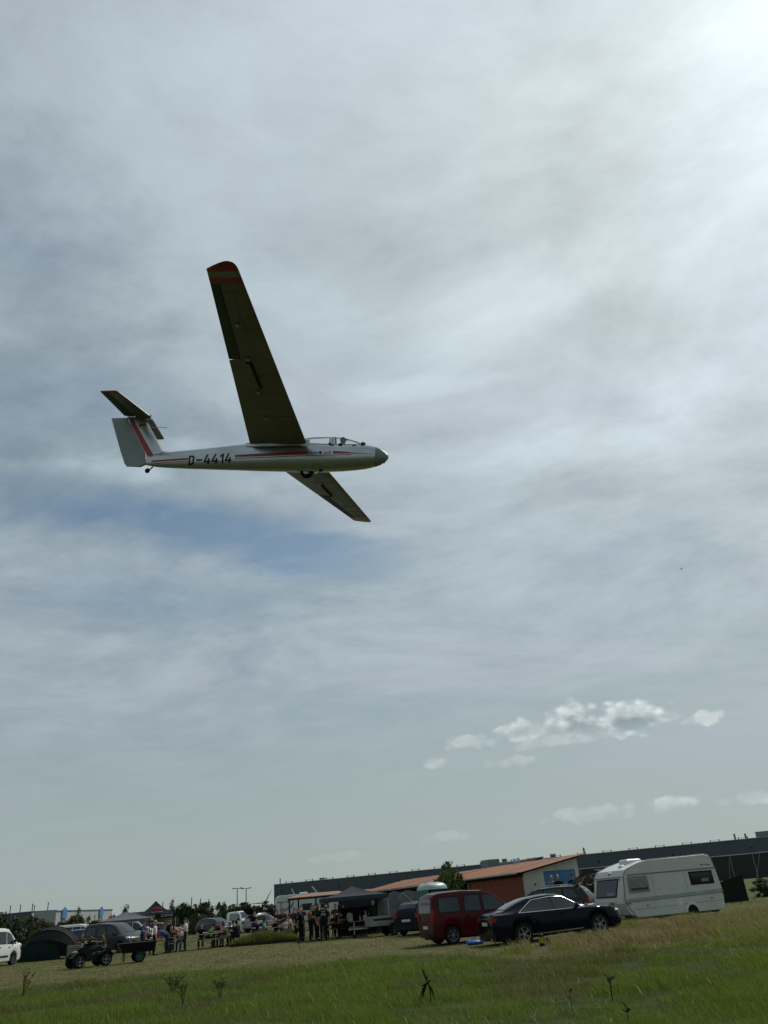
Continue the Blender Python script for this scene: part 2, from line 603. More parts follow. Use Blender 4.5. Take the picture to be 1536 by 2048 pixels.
def airfoil(n=9, xe=1.0, t=0.14):
    """(x/c, z/c) outline: upper LE->TE then lower TE->LE"""
    def th(x):
        return 5 * t * (0.2969 * math.sqrt(x) - 0.1260 * x - 0.3516 * x * x + 0.2843 * x ** 3 - 0.1030 * x ** 4)
    xs = [xe * (1 - math.cos(math.pi * i / (2 * n))) if False else xe * (i / n) ** 1.7 for i in range(n + 1)]
    up = [(x, th(x) * 1.15 + 0.02 * 4 * x * (1 - x)) for x in xs]
    lo = [(x, -th(x) * 0.75 + 0.01 * 4 * x * (1 - x)) for x in xs[::-1]]
    return up + lo[:-1]


def wing_le(y):
    return lerp(-2.50, -2.03, (y - .3) / 7.6)


def wing_te(y):
    return lerp(-4.29, -2.735, (y - .3) / 7.6)


def wing_z(y):
    return lerp(.335, .763, (y - .3) / 7.6)


def wing_sec(y, side, le=None, te=None, x0=0.0, x1=1.0, t=None, dz=0):
    le = wing_le(y) if le is None else le
    te = wing_te(y) if te is None else te
    c = le - te
    t = lerp(.15, .11, y / 8) if t is None else t
    if x0 == 0.0:
        af = airfoil(9, x1, t)
    else:
        def th(x):
            return 5 * t * (0.2969 * math.sqrt(x) - 0.1260 * x - 0.3516 * x * x + 0.2843 * x ** 3 - 0.1030 * x ** 4)
        xs = [lerp(x0, x1, i / 4) for i in range(5)]
        af = [(x, th(x) * 1.15 + 0.08 * x * (1 - x)) for x in xs] + [(x, -th(x) * 0.75 + 0.04 * x * (1 - x)) for x in xs[::-1]]
    return [(le - a * c, side * y, wing_z(y) + b * c + dz) for a, b in af]


def make_glider():
    g = empty('glider', (0.279, 19.651, 13.385), 0, 'silver grey glider with red stripes flying low over the field', 'glider')
    y, p, r = -0.1147, 0.1699, 0.1004
    g.rotation_euler = (r, p, y)
    # fuselage, open over the cockpit
    fu = MB()
    xs = [-0.38, -0.56, -0.70] + list(np.linspace(-0.80, -2.60, 19)) + list(np.linspace(-2.7, -7.72, 36))
    n = 28
    for i in range(len(xs) - 1):
        pass
    rings = [fus_ring(x, n) for x in xs]
    vs = [q for rg in rings for q in rg]
    fs = []
    for i in range(len(xs) - 1):
        for j in range(n):
            if -2.56 < xs[i] < -0.75 and 4 <= j <= 8:
                continue
            a, b = i * n + j, i * n + (j + 1) % n
            fs.append((a, b, b + n, a + n))
    fs.append(tuple(range(n - 1, -1, -1)))
    fs.append(tuple((len(xs) - 1) * n + j for j in range(n)))
    fu.add(vs, fs)
    fo = fu.build('fuselage', M_SILVER, g, 40)
    nc = MB().loft([fus_ring(x, n) for x in (-0.004, -0.03, -0.06, -0.10, -0.17, -0.24, -0.31, -0.379)])
    nc.build('nose_cone', M_NOSE, g, 50)
    MB().tube([(-.12, 0, -.16), (-.12, 0, -.20)], .02).build('tow_hook', M_BLACK, g)
    # cockpit floor, seats, panel, sill trim
    ck = MB()
    ck.box((-1.6, 0, 0.02), (1.7, .42, .04))
    ck.build('cockpit_floor', M_BLACK, g)
    for sx in (-1.72, -2.45):
        MB().box((0, 0, 0), (.07, .40, .58), Matrix.Translation((sx, 0, .10)) @ Matrix.Rotation(R(-18), 4, 'Y')).build('seat', M_BLACK, g)
    MB().loft([[(-.72, yy, zz) for yy, zz in ((-.2, .30), (.2, .30), (.16, .40), (-.16, .40))], [(-.84, yy, zz) for yy, zz in ((-.21, .30), (.21, .30), (.14, .43), (-.14, .43))]]).build('instrument_panel', M_BLACK, g)
    MB().box((-1.90, 0, .34), (.12, .30, .05)).build('rear_panel', M_BLACK, g)
    # canopy
    can = [(-0.72, .375), (-0.85, .435), (-1.0, .50), (-1.16, .555), (-1.4, .615), (-1.62, .645), (-1.8, .655), (-2.1, .655), (-2.35, .645), (-2.58, .615), (-2.70, .565)]

    def can_ring(x, grow=0.0):
        zt = interp(-x, [(-a, b) for a, b in can]) + grow
        zb = 0.335 if x > -2.3 else lerp(.335, .44, (-2.3 - x) / .4)
        w = fus_y(x, zb) + grow
        return [(x, w * math.cos(a), zb + (zt - zb) * math.sin(a)) for a in np.linspace(0, math.pi, 13)]
    MB().loft([can_ring(x) for x in np.linspace(-0.74, -1.74, 11)], False, False).build('front_canopy', M_CANOPY, g, 60)
    MB().loft([can_ring(x) for x in np.linspace(-1.84, -2.66, 10)], False, False).build('rear_canopy', M_CANOPY, g, 60)
    for x0, wd in ((-1.79, .05), (-1.70, .025)):
        ar = MB()
        ar.loft([can_ring(x0 + wd, 0.008), can_ring(x0, 0.012), can_ring(x0 - wd, 0.008)], False, False)
        ar.build('canopy_frame', M_SILVER, g, 60)
    for sd_ in (-1, 1):
        sl = MB()
        sl.tube([(x, sd_ * (fus_y(x, .335) + .004), .338) for x in np.linspace(-.76, -2.5, 14)], .014, 6)
        sl.build('canopy_sill', M_SILVER, g)
    for hx in (-1.66, -.98):
        hb = MB()
        skin_patch(hb, lambda u, v: (hx - u * .12, .27 + v * .045), 2, 2, -1, .012)
        hb.build('canopy_latch', M_BLACK, g)
    # wings: inner panel, outer panel up to the aileron hinge, coloured tip pieces
    for side in (-1, 1):
        w = MB()
        w.loft([wing_sec(yy, side) for yy in (.20, .6, 1.5, 2.5, 3.5, 4.62)])
        wo_ = w.build('wing', M_UNDER, g, 30)
        mid = MB().loft([wing_sec(yy, side, x1=lerp(.735, .745, (yy - 4.6) / 2.9)) for yy in (4.622, 5.5, 6.5, 7.478)])
        mid.build('outer_panel', M_UNDER, wo_, 30)
        ai = MB().loft([wing_sec(yy, side, x0=.752, x1=1.0, dz=.004) for yy in (4.66, 5.5, 6.5, 7.47)])
        ai.build('aileron', M_FABRIC, wo_, 30)
        MB().loft([wing_sec(yy, side) for yy in (7.48, 7.67)]).build('red_band', M_RED, wo_, 30)
        MB().loft([wing_sec(yy, side) for yy in (7.672, 7.86)]).build('pale_band', M_PALE, wo_, 30)
        secs = []
        for s, (yy, sl_, st_) in enumerate(((7.862, 0, 0), (7.95, .006, .0), (8.04, .025, .15), (8.11, .07, .29), (8.15, .15, .40))):
            secs.append(wing_sec(yy, side, wing_le(yy) - sl_, wing_te(yy) + st_ * 1.05, t=.11 * (1 - .75 * (s / 4) ** 2)))
        MB().loft(secs).build('wing_tip', M_RED, wo_, 40)
        # airbrake slot and plate under the wing
        sb = MB()
        q = [(-2.93, 3.40), (-2.84, 4.56)]
        a0, a1 = (Vector((xx, side * yy, wing_z(yy) - .062)) for xx, yy in q)
        sb.bar(a0, a1, .05, .02)
        d_ = (a1 - a0).normalized()
        sb.build('airbrake_slot', M_BLACK, wo_)
        br = MB()
        br.bar(a0 + d_ * .02 + Vector((-.03, 0, -.015)), a1 - d_ * .02 + Vector((-.03, 0, -.015)), .012, .05)
        br.build('airbrake', M_FABRIC, wo_)
        hg = MB()
        hg.bar(a1 + Vector((.0, 0, -.01)), a1 + Vector((-.12, side * .05, -.012)), .05, .025)
        hg.build('airbrake_hinge', M_BLACK, wo_)
        # skin joints under the wing
        def low(yy, u, off=.003):
            c = wing_le(yy) - wing_te(yy)
            t_ = lerp(.15, .11, yy / 8)
            th_ = 5 * t_ * (0.2969 * math.sqrt(u) - 0.1260 * u - 0.3516 * u * u + 0.2843 * u ** 3 - 0.1030 * u ** 4)
            return (wing_le(yy) - u * c, side * yy, wing_z(yy) + (-th_ * .75 + .04 * u * (1 - u)) * c - off)
        for yy in (.75, 1.35, 1.95, 2.55, 3.15, 4.0, 5.2, 5.9, 6.6, 7.2):
            MB().tube([low(yy, u) for u in np.linspace(.03, .73, 8)], .002 if yy not in (1.95, 3.15) else .004, 4).build('skin_joint', M_FABRIC, wo_, None)
        MB().tube([low(yy, .40) for yy in np.linspace(.4, 7.4, 10)], .003, 4).build('spar_joint', M_FABRIC, wo_, None)
        MB().tube([low(yy, .735, .006) for yy in np.linspace(4.66, 7.46, 6)], .008, 4).build('aileron_gap', M_BLACK, wo_, None)
        for yy in (1.9, 3.25, 4.75, 6.1):
            MB().box((lerp(wing_le(yy), wing_te(yy), .55), side * yy, wing_z(yy) - .072 * (wing_le(yy) - wing_te(yy))), (.09, .07, .03)).build('inspection_cover', M_SILVER, wo_)
        # wing root fillet
        fl = MB()
        fl.loft([[(-2.42, side * (fus_y(-2.5, .30) - .02), .24), (-2.42, side * .24, .44), (-2.42, side * .2, .50)],
                 [(-2.7, side * .36, .20), (-2.7, side * .40, .44), (-2.7, side * .2, .53)],
                 [(-3.6, side * .33, .20), (-3.6, side * .38, .40), (-3.6, side * .2, .47)],
                 [(-4.45, side * .22, .24), (-4.45, side * .2, .36), (-4.45, side * .1, .42)]])
        fl.build('wing_root_fairing', M_SILVER, wo_, 60)
    # fin, rudder
    def slab(le0, te0, z0, le1, te1, z1, th0, th1):
        secs = []
        for t in np.linspace(0, 1, 5):
            le, te, z, th = lerp(le0, le1, t), lerp(te0, te1, t), lerp(z0, z1, t), lerp(th0, th1, t)
            secs.append([(lerp(le, te, a), b * th, z) for a, b in ((0, 0), (.06, .32), (.3, .5), (.7, .42), (1, .28), (1, -.28), (.7, -.42), (.3, -.5), (.06, -.32))])
        return MB().loft(secs)
    fin = slab(-7.13, -7.745, .04, -8.06, -8.665, 1.345, .13, .10).build('fin', M_SILVER, g, 40)
    ru = MB()
    secs = []
    for t, le, te, z in ((0, -7.90, -8.36, -.365), (.07, -7.66, -8.455, -.26), (.3, -7.90, -8.68, .17), (.6, -8.21, -8.95, .72), (1, -8.70, -9.24, 1.335)):
        if t == 1:
            le = -8.69
        elif t == .07:
            le = -7.70
        else:
            le = lerp(-7.745, -8.665, (z - .04) / 1.305) - .015 if t > .07 else le
        secs.append([(lerp(le, te, a), b * lerp(.09, .07, t), z) for a, b in ((0, -.5), (0, .5), (.5, .3), (1, .06), (1, -.06), (.5, -.3))])
    ru.loft(secs).build('rudder', mat('rudder_grey', (.26, .30, .29), .5, 0, .08, 2), g, 40)
    for sd_ in (-1, 1):
        st = MB()
        vs, fs = [], []
        for i in range(9):
            t = i / 8
            z = lerp(-.02, 1.30, t)
            hx = lerp(-7.745, -8.665, (z - .04) / 1.305)
            for a in (.02, .17):
                vs.append((hx + a + (.05 * (1 - t) if a > .1 else 0), sd_ * (lerp(.13, .10, t) * .47 + .006), z))
        st.add(vs, [(2 * i, 2 * i + 1, 2 * i + 3, 2 * i + 2) for i in range(8)])
        st.build('fin_stripe', M_RED, fin, None)
        ln = MB()
        ln.bar((-7.70, sd_ * .071, -.05), (-8.615, sd_ * .056, 1.30), .006, .022)
        ln.build('fin_line', M_CREAM, fin, None)
        for q, (cc, nm) in enumerate((((.012, .012, .012), 'flag_black'), ((.4, .02, .02), 'flag_red'), ((.55, .38, .03), 'flag_gold'))):
            fb = MB()
            z0 = 1.055 - q * .032
            fb.box((-8.08 - q * -.010, sd_ * .060, z0), (.26, .008, .0315))
            fb.build('flag_stripe', mat(nm, cc, .5), fin, None)
    # tailplane on top of the fin
    for sd_ in (-1, 1):
        def tsec(yy, x0, x1):
            t = yy / 1.68
            le, te, z = lerp(-7.86, -8.17, t), lerp(-8.74, -8.745, t), lerp(1.375, 1.395, t)
            th = lerp(.085, .05, t)
            prof = ((0, 0), (.05, .45), (.3, .5), (.6, .4), (1, .08), (1, -.08), (.6, -.4), (.3, -.5), (.05, -.45))
            return [(lerp(le, te, lerp(x0, x1, a)), sd_ * yy, z + b * th * (1 if x0 == 0 else .6)) for a, b in prof]
        tp = MB().loft([tsec(yy, 0, .58) for yy in (.0, .25, .8, 1.3, 1.62)]).build('tailplane', M_UNDER, g, 40)
        MB().loft([tsec(yy, .59, 1.0) for yy in (.10, .25, .8, 1.3, 1.62)]).build('elevator', M_FABRIC, tp, 40)
        MB().loft([tsec(yy, 0.0 + s_, 1.0 - s_) for yy, s_ in ((1.622, 0), (1.67, .015), (1.69, .08))]).build('tailplane_tip', M_RED, tp, 40)
    MB().loft([[(-7.84, yy, zz) for yy, zz in ((-.04, 1.30), (.04, 1.30), (.04, 1.44), (-.04, 1.44))], [(-8.66, yy, zz) for yy, zz in ((-.06, 1.30), (.06, 1.30), (.05, 1.43), (-.05, 1.43))]]).build('fin_cap', M_SILVER, g, 30)
    MB().tube([(-7.80, 0, 1.00), (-7.30, 0, 1.005), (-7.262, 0, .995), (-7.255, 0, .93)], .010, 6).build('pitot_tube', M_STEEL, g)
    # tail root fairing where fin meets boom
    MB().loft([[(-7.02, yy, .10 + zz) for yy, zz in ((-.07, -.03), (0, .045), (.07, -.03))], [(-7.6, yy, .04 + zz) for yy, zz in ((-.075, -.1), (0, .2), (.075, -.1))]]).build('fin_fairing', M_SILVER, g, 60)
    # undercarriage
    wh = empty('main_wheel', (-2.46, 0, -.50), parent=g)
    MB().lathe([(.09, -.065), (.15, -.07), (.195, -.05), (.21, 0), (.195, .05), (.15, .07), (.09, .065)], n=24).build('tyre', M_RUBBER, wh)
    MB().lathe([(.02, -.078), (.10, -.07), (.10, .07), (.02, .078)], n=16).build('rim', M_STEEL, wh)
    MB().bar((-2.46, -.10, -.50), (-2.30, -.12, -.42), .035).build('wheel_fork', M_STEEL, g)
    MB().bar((-2.46, .10, -.50), (-2.30, .12, -.42), .035).build('wheel_fork', M_STEEL, g)
    MB().loft([[(-2.20, yy, zz) for yy, zz in ((-.13, -.46), (.13, -.46), (.11, -.52), (-.11, -.52))], [(-2.75, yy, zz) for yy, zz in ((-.13, -.46), (.13, -.46), (.08, -.50), (-.08, -.50))]]).build('wheel_well_lip', M_SILVER, g)
    MB().box((-2.02, -.08, -.50), (.10, .05, .05)).build('tow_release', M_BLACK, g)
    tw = empty('tail_wheel', (-7.63, 0, -.50), parent=g)
    MB().lathe([(.03, -.03), (.07, -.03), (.085, 0), (.07, .03), (.03, .03)], n=18).build('tyre', M_RUBBER, tw)
    MB().tube([(.0, 0, 0), (.10, 0, .06), (.16, 0, .14)], .022, 6).build('strut', M_BLACK, tw)
    # red stripe and cream pin line, both sides
    for sd_ in (-1, 1):
        top = [(.44, -.015), (.9, -.004), (1.35, .035), (1.62, .055), (2.46, .045), (3.5, .000), (4.75, -.055), (6.4, -.13), (7.50, -.185)]
        wid = [(.44, .008), (.9, .02), (1.35, .06), (1.62, .095), (2.46, .105), (3.5, .10), (4.75, .07), (6.4, .065), (7.50, .06)]
        for x0, x1 in ((-.44, -1.63), (-2.40, -4.72), (-6.27, -7.52)):
            s_ = MB()
            skin_patch(s_, lambda u, v: (lerp(x0, x1, u), interp(-lerp(x0, x1, u), top) - v * interp(-lerp(x0, x1, u), wid)), 24, 3, sd_)
            s_.build('red_stripe', M_RED, fo, 60)
        for x0, x1 in ((-1.08, -4.72), (-6.27, -7.6)):
            s_ = MB()
            skin_patch(s_, lambda u, v: (lerp(x0, x1, u), interp(-lerp(x0, x1, u), top) - interp(-lerp(x0, x1, u), wid) - .022 - v * .016), 24, 2, sd_)
            s_.build('pin_line', M_CREAM, fo, 60)
            s_ = MB()
            skin_patch(s_, lambda u, v: (lerp(x0, x1, u), interp(-lerp(x0, x1, u), top) - interp(-lerp(x0, x1, u), wid) - .040 - v * .012), 24, 2, sd_)
            s_.build('dark_line', M_INK, fo, 60)
        # registration, drawn with straight strokes (unit box: width .6, height 1)
        S = .17
        GL = {'D': [((.09, 0), (.09, 1)), ((0, .915), (.40, .915)), ((0, .085), (.40, .085)), ((.50, .16), (.50, .84)), ((.36, .93), (.54, .78)), ((.36, .07), (.54, .22))],
              '-': [((.0, .46), (.62, .46))],
              '4': [((.33, 1.0), (.06, .30)), ((.0, .26), (.66, .26)), ((.46, 0), (.46, .58))],
              '1': [((.30, 0), (.30, 1)), ((.0, .70), (.32, .95))]}
        xs0, word = 0.0, 'D-4414'
        adv = {'D': .80, '-': .80, '4': .80, '1': .54}
        tot = sum(adv[c_] for c_ in word) - .15
        H_, L_ = .305, 1.42
        for c_ in word:
            lt = MB()
            for (ax, az_), (bx, bz) in GL[c_]:
                a = Vector((ax, az_)); b = Vector((bx, bz))
                dd = (b - a).normalized(); nn = Vector((-dd.y, dd.x)) * S * .5

                def fn(u, v, a=a, b=b, nn=nn):
                    q = a.lerp(b, u) + nn * (2 * v - 1)
                    t_ = (xs0 + q.x) / tot
                    xx = (-6.25 + t_ * L_) if sd_ < 0 else (-6.25 + L_ - t_ * L_)
                    return xx, -.355 + .058 * (xx + 6.25) / L_ + q.y * H_
                skin_patch(lt, fn, 6, 2, sd_, .006)
            lt.build('letter', M_INK, fo, None)
            xs0 += adv[c_]
    # the small script name below the cockpit: slanted strokes and a round emblem
    for q in range(9):
        if q in (4, 5):
            continue
        lg = MB()
        x0 = -2.34 + q * .072
        skin_patch(lg, lambda u, v: (x0 + u * .022 + v * .030, -.045 + v * (.085 if q in (0, 8) else .06)), 1, 3, -1, .006)
        if q % 2 == 0:
            skin_patch(lg, lambda u, v: (x0 + u * .055, -.045 + .02 * (q % 3) + v * .016), 2, 1, -1, .006)
        lg.build('script_letter', M_INK, fo, None)
    em = MB()
    for rr, mm_ in ((.046, M_INK),):
        vs = [(-2.02, -.0, 0)]
        ring = [(-2.02 + rr * math.cos(a), -.005 + rr * math.sin(a)) for a in np.linspace(0, 2 * math.pi, 15)[:-1]]
        vs = [(x, -(fus_y(x, z) + .007), z) for x, z in ring]
        em.add(vs, [tuple(range(14))])
    em.build('emblem', M_INK, fo, None)
    eb = MB()
    skin_patch(eb, lambda u, v: (-2.055 + u * .07, -.012 + v * .016), 2, 1, -1, .009)
    eb.build('emblem_bar', M_RED, fo, None)
    return g


glider = make_glider()

# ---------------------------------------------------------------- vehicles
def paint(name, rgb, rough=0.25):
    return mat('paint_' + name, rgb, rough, 0.0, 0.05, 1.2, coat=0.0, spec=.5 if max(rgb) > .1 else .16, dirt=(tuple(c * .8 + .008 for c in rgb), 1.6, .35))


M_TRIM = mat('dark_trim', (0.020, 0.021, 0.022), 0.55, 0, .12, 6)
M_CHROME = mat('chrome', (0.62, 0.63, 0.65), 0.18, 1.0, .05, 6)
M_ALLOY = mat('alloy', (0.38, 0.39, 0.40), 0.32, 0.85, .1, 6)
M_LAMP = mat('lamp_glass', (0.62, 0.64, 0.66), 0.12, 0.3, .1, 12)
M_TAIL = mat('tail_lamp_red', (0.30, 0.012, 0.012), 0.15, 0, .1, 12)
M_PLATE = mat('number_plate', (0.55, 0.56, 0.55), 0.4, 0, .1, 30)
M_WHITEP = paint('white', (0.66, 0.67, 0.66))
M_ORANGE = mat('amber_lens', (0.55, 0.16, 0.02), 0.2)


def wheel_meshes(r, wd, spokes, key, rimmat):
    ty = MB().lathe([(r * .60, -wd * .42), (r * .70, -wd * .5), (r * .93, -wd * .48), (r, -wd * .3), (r, wd * .3), (r * .93, wd * .48), (r * .70, wd * .5), (r * .60, wd * .42)], n=26, ring=True)
    rm = MB()
    rm.lathe([(r * .60, wd * .44), (r * .665, wd * .46), (r * .69, wd * .40), (r * .60, wd * .28)], n=26, ring=True)
    rm.lathe([(.0, wd * .36), (r * .13, wd * .40), (r * .14, wd * .2), (0, wd * .2)], n=10)
    for i in range(spokes):
        a = 2 * math.pi * i / spokes
        for da in (-.11, .11):
            p0 = Vector((math.cos(a + da * .6) * r * .10, wd * .36, math.sin(a + da * .6) * r * .10))
            p1 = Vector((math.cos(a + da * 1.7) * r * .64, wd * .40, math.sin(a + da * 1.7) * r * .64))
            rm.bar(p0, p1, r * .055, r * .05)
    ds = MB().lathe([(0.001, wd * .10), (r * .62, wd * .10), (r * .62, wd * .05), (0.001, wd * .05)], n=20)
    return ty.mesh('tyre', M_RUBBER, 40), rm.mesh('rim', rimmat, 30), ds.mesh('brake_disc', M_TRIM, 40)


WHEELS = {}


def add_wheel(root, x, y, r, wd=.21, spokes=5, rimmat=None, nm='wheel', steer=0):
    rimmat = rimmat or M_ALLOY
    key = (round(r, 3), wd, spokes, rimmat.name)
    if key not in WHEELS:
        WHEELS[key] = wheel_meshes(r, wd, spokes, key, rimmat)
    w = empty(nm, (x, y, r), (0 if y > 0 else math.pi) + steer, parent=root)
    for nm_, me in zip(('tyre', 'rim', 'brake_disc'), WHEELS[key]):
        o = bpy.data.objects.new(nm_, me)
        col.objects.link(o)
        o.parent = w
    return w


class Body:
    """lofted car body: length axis x from rear (0) to front (L)"""
    def __init__(s, S):
        s.S = S
        s.L, s.hw = S['L'], S['W'] / 2

    def half(s, x):
        S = s.S
        zb, zt = interp(x, S['zb']), interp(x, S['zt'])
        w, wr = interp(x, S['w']) * s.hw, interp(x, S['wr']) * s.hw
        z0 = interp(x, S.get('z0', [(0, .28), (.25, .2), (s.L - .3, .2), (s.L, .30)]))
        for xw in S['axles']:
            ra = S['r'] * 1.13
            if abs(x - xw) < ra:
                z0 = max(z0, S['r'] + math.sqrt(ra * ra - (x - xw) ** 2))
        zb = min(zb, zt - .02)
        z0 = min(z0, zb - .06)
        g = max(zt - .09, zb + .5 * (zt - zb))
        pts = [(w * .90, z0), (w * .975, z0 + .06 * (zb - z0) + .01), (w, lerp(z0, zb, .45)), (w * .99, lerp(z0, zb, .8)), (w * .955, zb)]
        w5 = w * .945
        pts += [(lerp(w5, wr, t), lerp(zb, g, t)) for t in (.33, .66, 1)]
        pts += [(wr - .045, lerp(g, zt, .72)), (wr * .62, zt), (0, zt + .015)]
        return pts

    def y(s, x, z):
        p = s.half(x)[:9]
        for (y0, z0), (y1, z1) in zip(p, p[1:]):
            if z0 <= z <= z1 and z1 > z0:
                return lerp(y0, y1, (z - z0) / (z1 - z0))
        return p[0][0] if z < p[0][1] else p[-1][0]

    def top(s, x, y):
        p = s.half(x)[8:]
        y = abs(y)
        for (y0, z0), (y1, z1) in zip(p, p[1:]):
            if y1 <= y <= y0 and y0 > y1:
                return lerp(z1, z0, (y - y1) / (y0 - y1))
        return p[0][1]

    def shell(s):
        L = s.L
        xs = set(np.round(np.linspace(0, L, 34), 4)) | {0.02, .06, L - .02, L - .06} | {round(t[0], 4) for t in s.S['zt']}
        for xw in s.S['axles']:
            ra = s.S['r'] * 1.13
            xs |= {round(xw + ra * math.cos(a), 4) for a in np.linspace(0, math.pi, 15)} | {round(xw + ra + .004, 4), round(xw - ra - .004, 4)}
        rings = []
        for x in sorted(xs):
            h = s.half(x)
            rings.append([(x, -a, b) for a, b in h] + [(x, a, b) for a, b in h[-2::-1]])
        return MB().loft(rings)

    def side_patch(s, quad, side, off, nu=8, nv=4):
        (ax, az), (bx, bz), (cx, cz), (dx_, dz_) = quad
        vs, fs = [], []
        for i in range(nu + 1):
            u = i / nu
            for j in range(nv + 1):
                v = j / nv
                x = lerp(lerp(ax, bx, u), lerp(dx_, cx, u), v)
                z = lerp(lerp(az, bz, u), lerp(dz_, cz, u), v)
                vs.append((x, side * (s.y(x, z) + off), z))
        for i in range(nu):
            for j in range(nv):
                a = i * (nv + 1) + j
                fs.append((a, a + 1, a + nv + 2, a + nv + 1))
        return MB().add(vs, fs)

    def top_patch(s, x0, x1, f0, f1, off=.012, nu=8, nv=8):
        """glass across the car between stations x0, x1, half widths as share of the roof"""
        vs, fs = [], []
        for i in range(nu + 1):
            x = lerp(x0, x1, i / nu)
            wv_ = (s.half(x)[8][0]) * lerp(f0, f1, i / nu)
            sl = (s.top(x + .02, 0) - s.top(x - .02, 0)) / .04
            nx, nz = -sl / math.hypot(1, sl), 1 / math.hypot(1, sl)
            for j in range(nv + 1):
                yy = lerp(-wv_, wv_, j / nv)
                vs.append((x + nx * off, yy, s.top(x, yy) + nz * off))
        for i in range(nu):
            for j in range(nv):
                a = i * (nv + 1) + j
                fs.append((a, a + 1, a + nv + 2, a + nv + 1))
        return MB().add(vs, fs)


def make_car(name, label, cat, S, pm, loc, yaw, group=None, glass=None, tilt=0.0):
    B = Body(S)
    L, hw = B.L, B.hw
    root = empty(name, loc, yaw, label, cat, group)
    if tilt:
        root.rotation_euler = (0, -tilt, yaw)
    glass = glass or M_GLASS
    cx = (S['axles'][0] + S['axles'][1]) / 2
    P = []

    def part(mb, nm, m, parent=None, sm=40):
        o = mb.build(nm, m, parent or root, sm)
        if parent is None:
            o.location = (-cx, 0, 0)
        return o
    body = part(B.shell(), 'body', pm, None, 32)
    part(MB().box((L / 2, 0, .40), (L * .93, S['W'] - .50, .42)), 'underbody', M_TRIM)
    for q in S['windows']:
        for sd_ in (-1, 1):
            mx_, mz_ = sum(c[0] for c in q) / 4, sum(c[1] for c in q) / 4
            big = [(mx_ + (c[0] - mx_) * 1.07 + math.copysign(.012, c[0] - mx_), mz_ + (c[1] - mz_) * 1.10 + math.copysign(.012, c[1] - mz_)) for c in q]
            sw = part(B.side_patch(big, sd_, .004), 'side_window', M_TRIM)
            B.side_patch(q, sd_, .008).build('pane', glass, sw)
    if S.get('trimline'):
        for sd_ in (-1, 1):
            pts = [(x, sd_ * (B.y(x, z) + .010), z) for x, z in S['trimline']]
            part(MB().tube(pts, .014, 5), 'window_trim', M_CHROME)
    for q in S.get('doors', []):
        for sd_ in (-1, 1):
            dr = part(B.side_patch(q, sd_, .004, 6, 6), 'door', pm, None, 60)
            (ax, az), (bx, bz), (c_x, cz), (d_x, dz_) = q
            hx = lerp(d_x, c_x, .14)
            hz = lerp(az, dz_, .84)
            hb = MB()
            hb.box((hx + .06, sd_ * (B.y(hx, hz) + .02), hz), (.16, .03, .03))
            hb.build('door_handle', S.get('handle', pm), dr)
    part(B.top_patch(*S['windscreen']), 'windscreen', glass)
    if S.get('rearglass'):
        part(B.top_patch(*S['rearglass']), 'rear_window', glass)
    if S.get('rearpane'):
        y0, z0, y1, z1, xr = S['rearpane']
        mb = MB()
        mb.loft([[(xr - .012, -y0, z0), (xr - .012, y0, z0), (xr + .05, y1, z1), (xr + .05, -y1, z1)], [(xr + .03, -y0, z0), (xr + .03, y0, z0), (xr + .09, y1, z1), (xr + .09, -y1, z1)]])
        part(mb, 'rear_window', glass)
    for q, nm, m in S.get('patches', []):
        for sd_ in (-1, 1):
            part(B.side_patch(q, sd_, .009, 6, 3), nm, m)
    # lamps: blocks sunk into the four corners
    lf, lr = S['lamp_front'], S['lamp_rear']
    for sd_ in (-1, 1):
        part(MB().ball((lf[0], sd_ * lf[1], lf[2]), (lf[3], lf[4], lf[5]), 12, 8), 'headlight', M_LAMP)
        part(MB().box((lr[0], sd_ * lr[1], lr[2]), (lr[3], lr[4], lr[5])), 'tail_light', M_TAIL)
        mx, mz = S['mirror']
        mm_ = MB()
        yy = B.y(mx, mz)
        mm_.ball((mx, sd_ * (yy + .13), mz + .06), (.07, .11, .085), 10, 6)
        mm_.bar((mx, sd_ * (yy - .02), mz), (mx, sd_ * (yy + .08), mz + .04), .05)
        part(mm_, 'wing_mirror', S.get('mirror_mat', M_TRIM))
    zr = S.get('plate_rear_z', .72)
    part(MB().box((-.012, 0, zr), (.02, .52, .11)), 'number_plate', M_PLATE)
    part(MB().box((L + .006, 0, .42), (.02, .52, .11)), 'number_plate', M_PLATE)
    part(MB().loft([[(.06, -hw * .86, .26), (.06, hw * .86, .26), (.06, hw * .88, .42), (.06, -hw * .88, .42)], [(-.03, -hw * .74, .28), (-.03, hw * .74, .28), (-.03, hw * .76, .42), (-.03, -hw * .76, .42)]]), 'rear_bumper', S.get('bumper', M_TRIM))
    part(MB().loft([[(L - .10, -hw * .74, .22), (L - .10, hw * .74, .22), (L - .10, hw * .76, .40), (L - .10, -hw * .76, .40)], [(L + .012, -hw * .5, .25), (L + .012, hw * .5, .25), (L + .012, hw * .52, .36), (L + .012, -hw * .52, .36)]]), 'front_bumper', S.get('bumper', M_TRIM))
    part(MB().box((L - .012, 0, .60), (.05, hw * .9, .16)), 'grille', M_TRIM)
    for x in S['axles']:
        for sd_ in (-1, 1):
            add_wheel(root, x - cx, sd_ * (hw - .115), S['r'], .21, S.get('spokes', 5), S.get('rim'))
    if S.get('rails'):
        for sd_ in (-1, 1):
            x0, x1 = S['rails']
            part(MB().tube([(x, sd_ * (interp(x, S['wr']) * hw - .03), B.top(x, 0) + (.045 if 0 < i < 6 else -.02)) for i, x in enumerate(np.linspace(x0, x1, 7))], .017, 6), 'roof_rail', M_ALLOY)
    root['_cx'] = cx
    del root['_cx']
    return root, B, cx, part


def scaled(S, **kw):
    T = dict(S)
    T.update(kw)
    return T


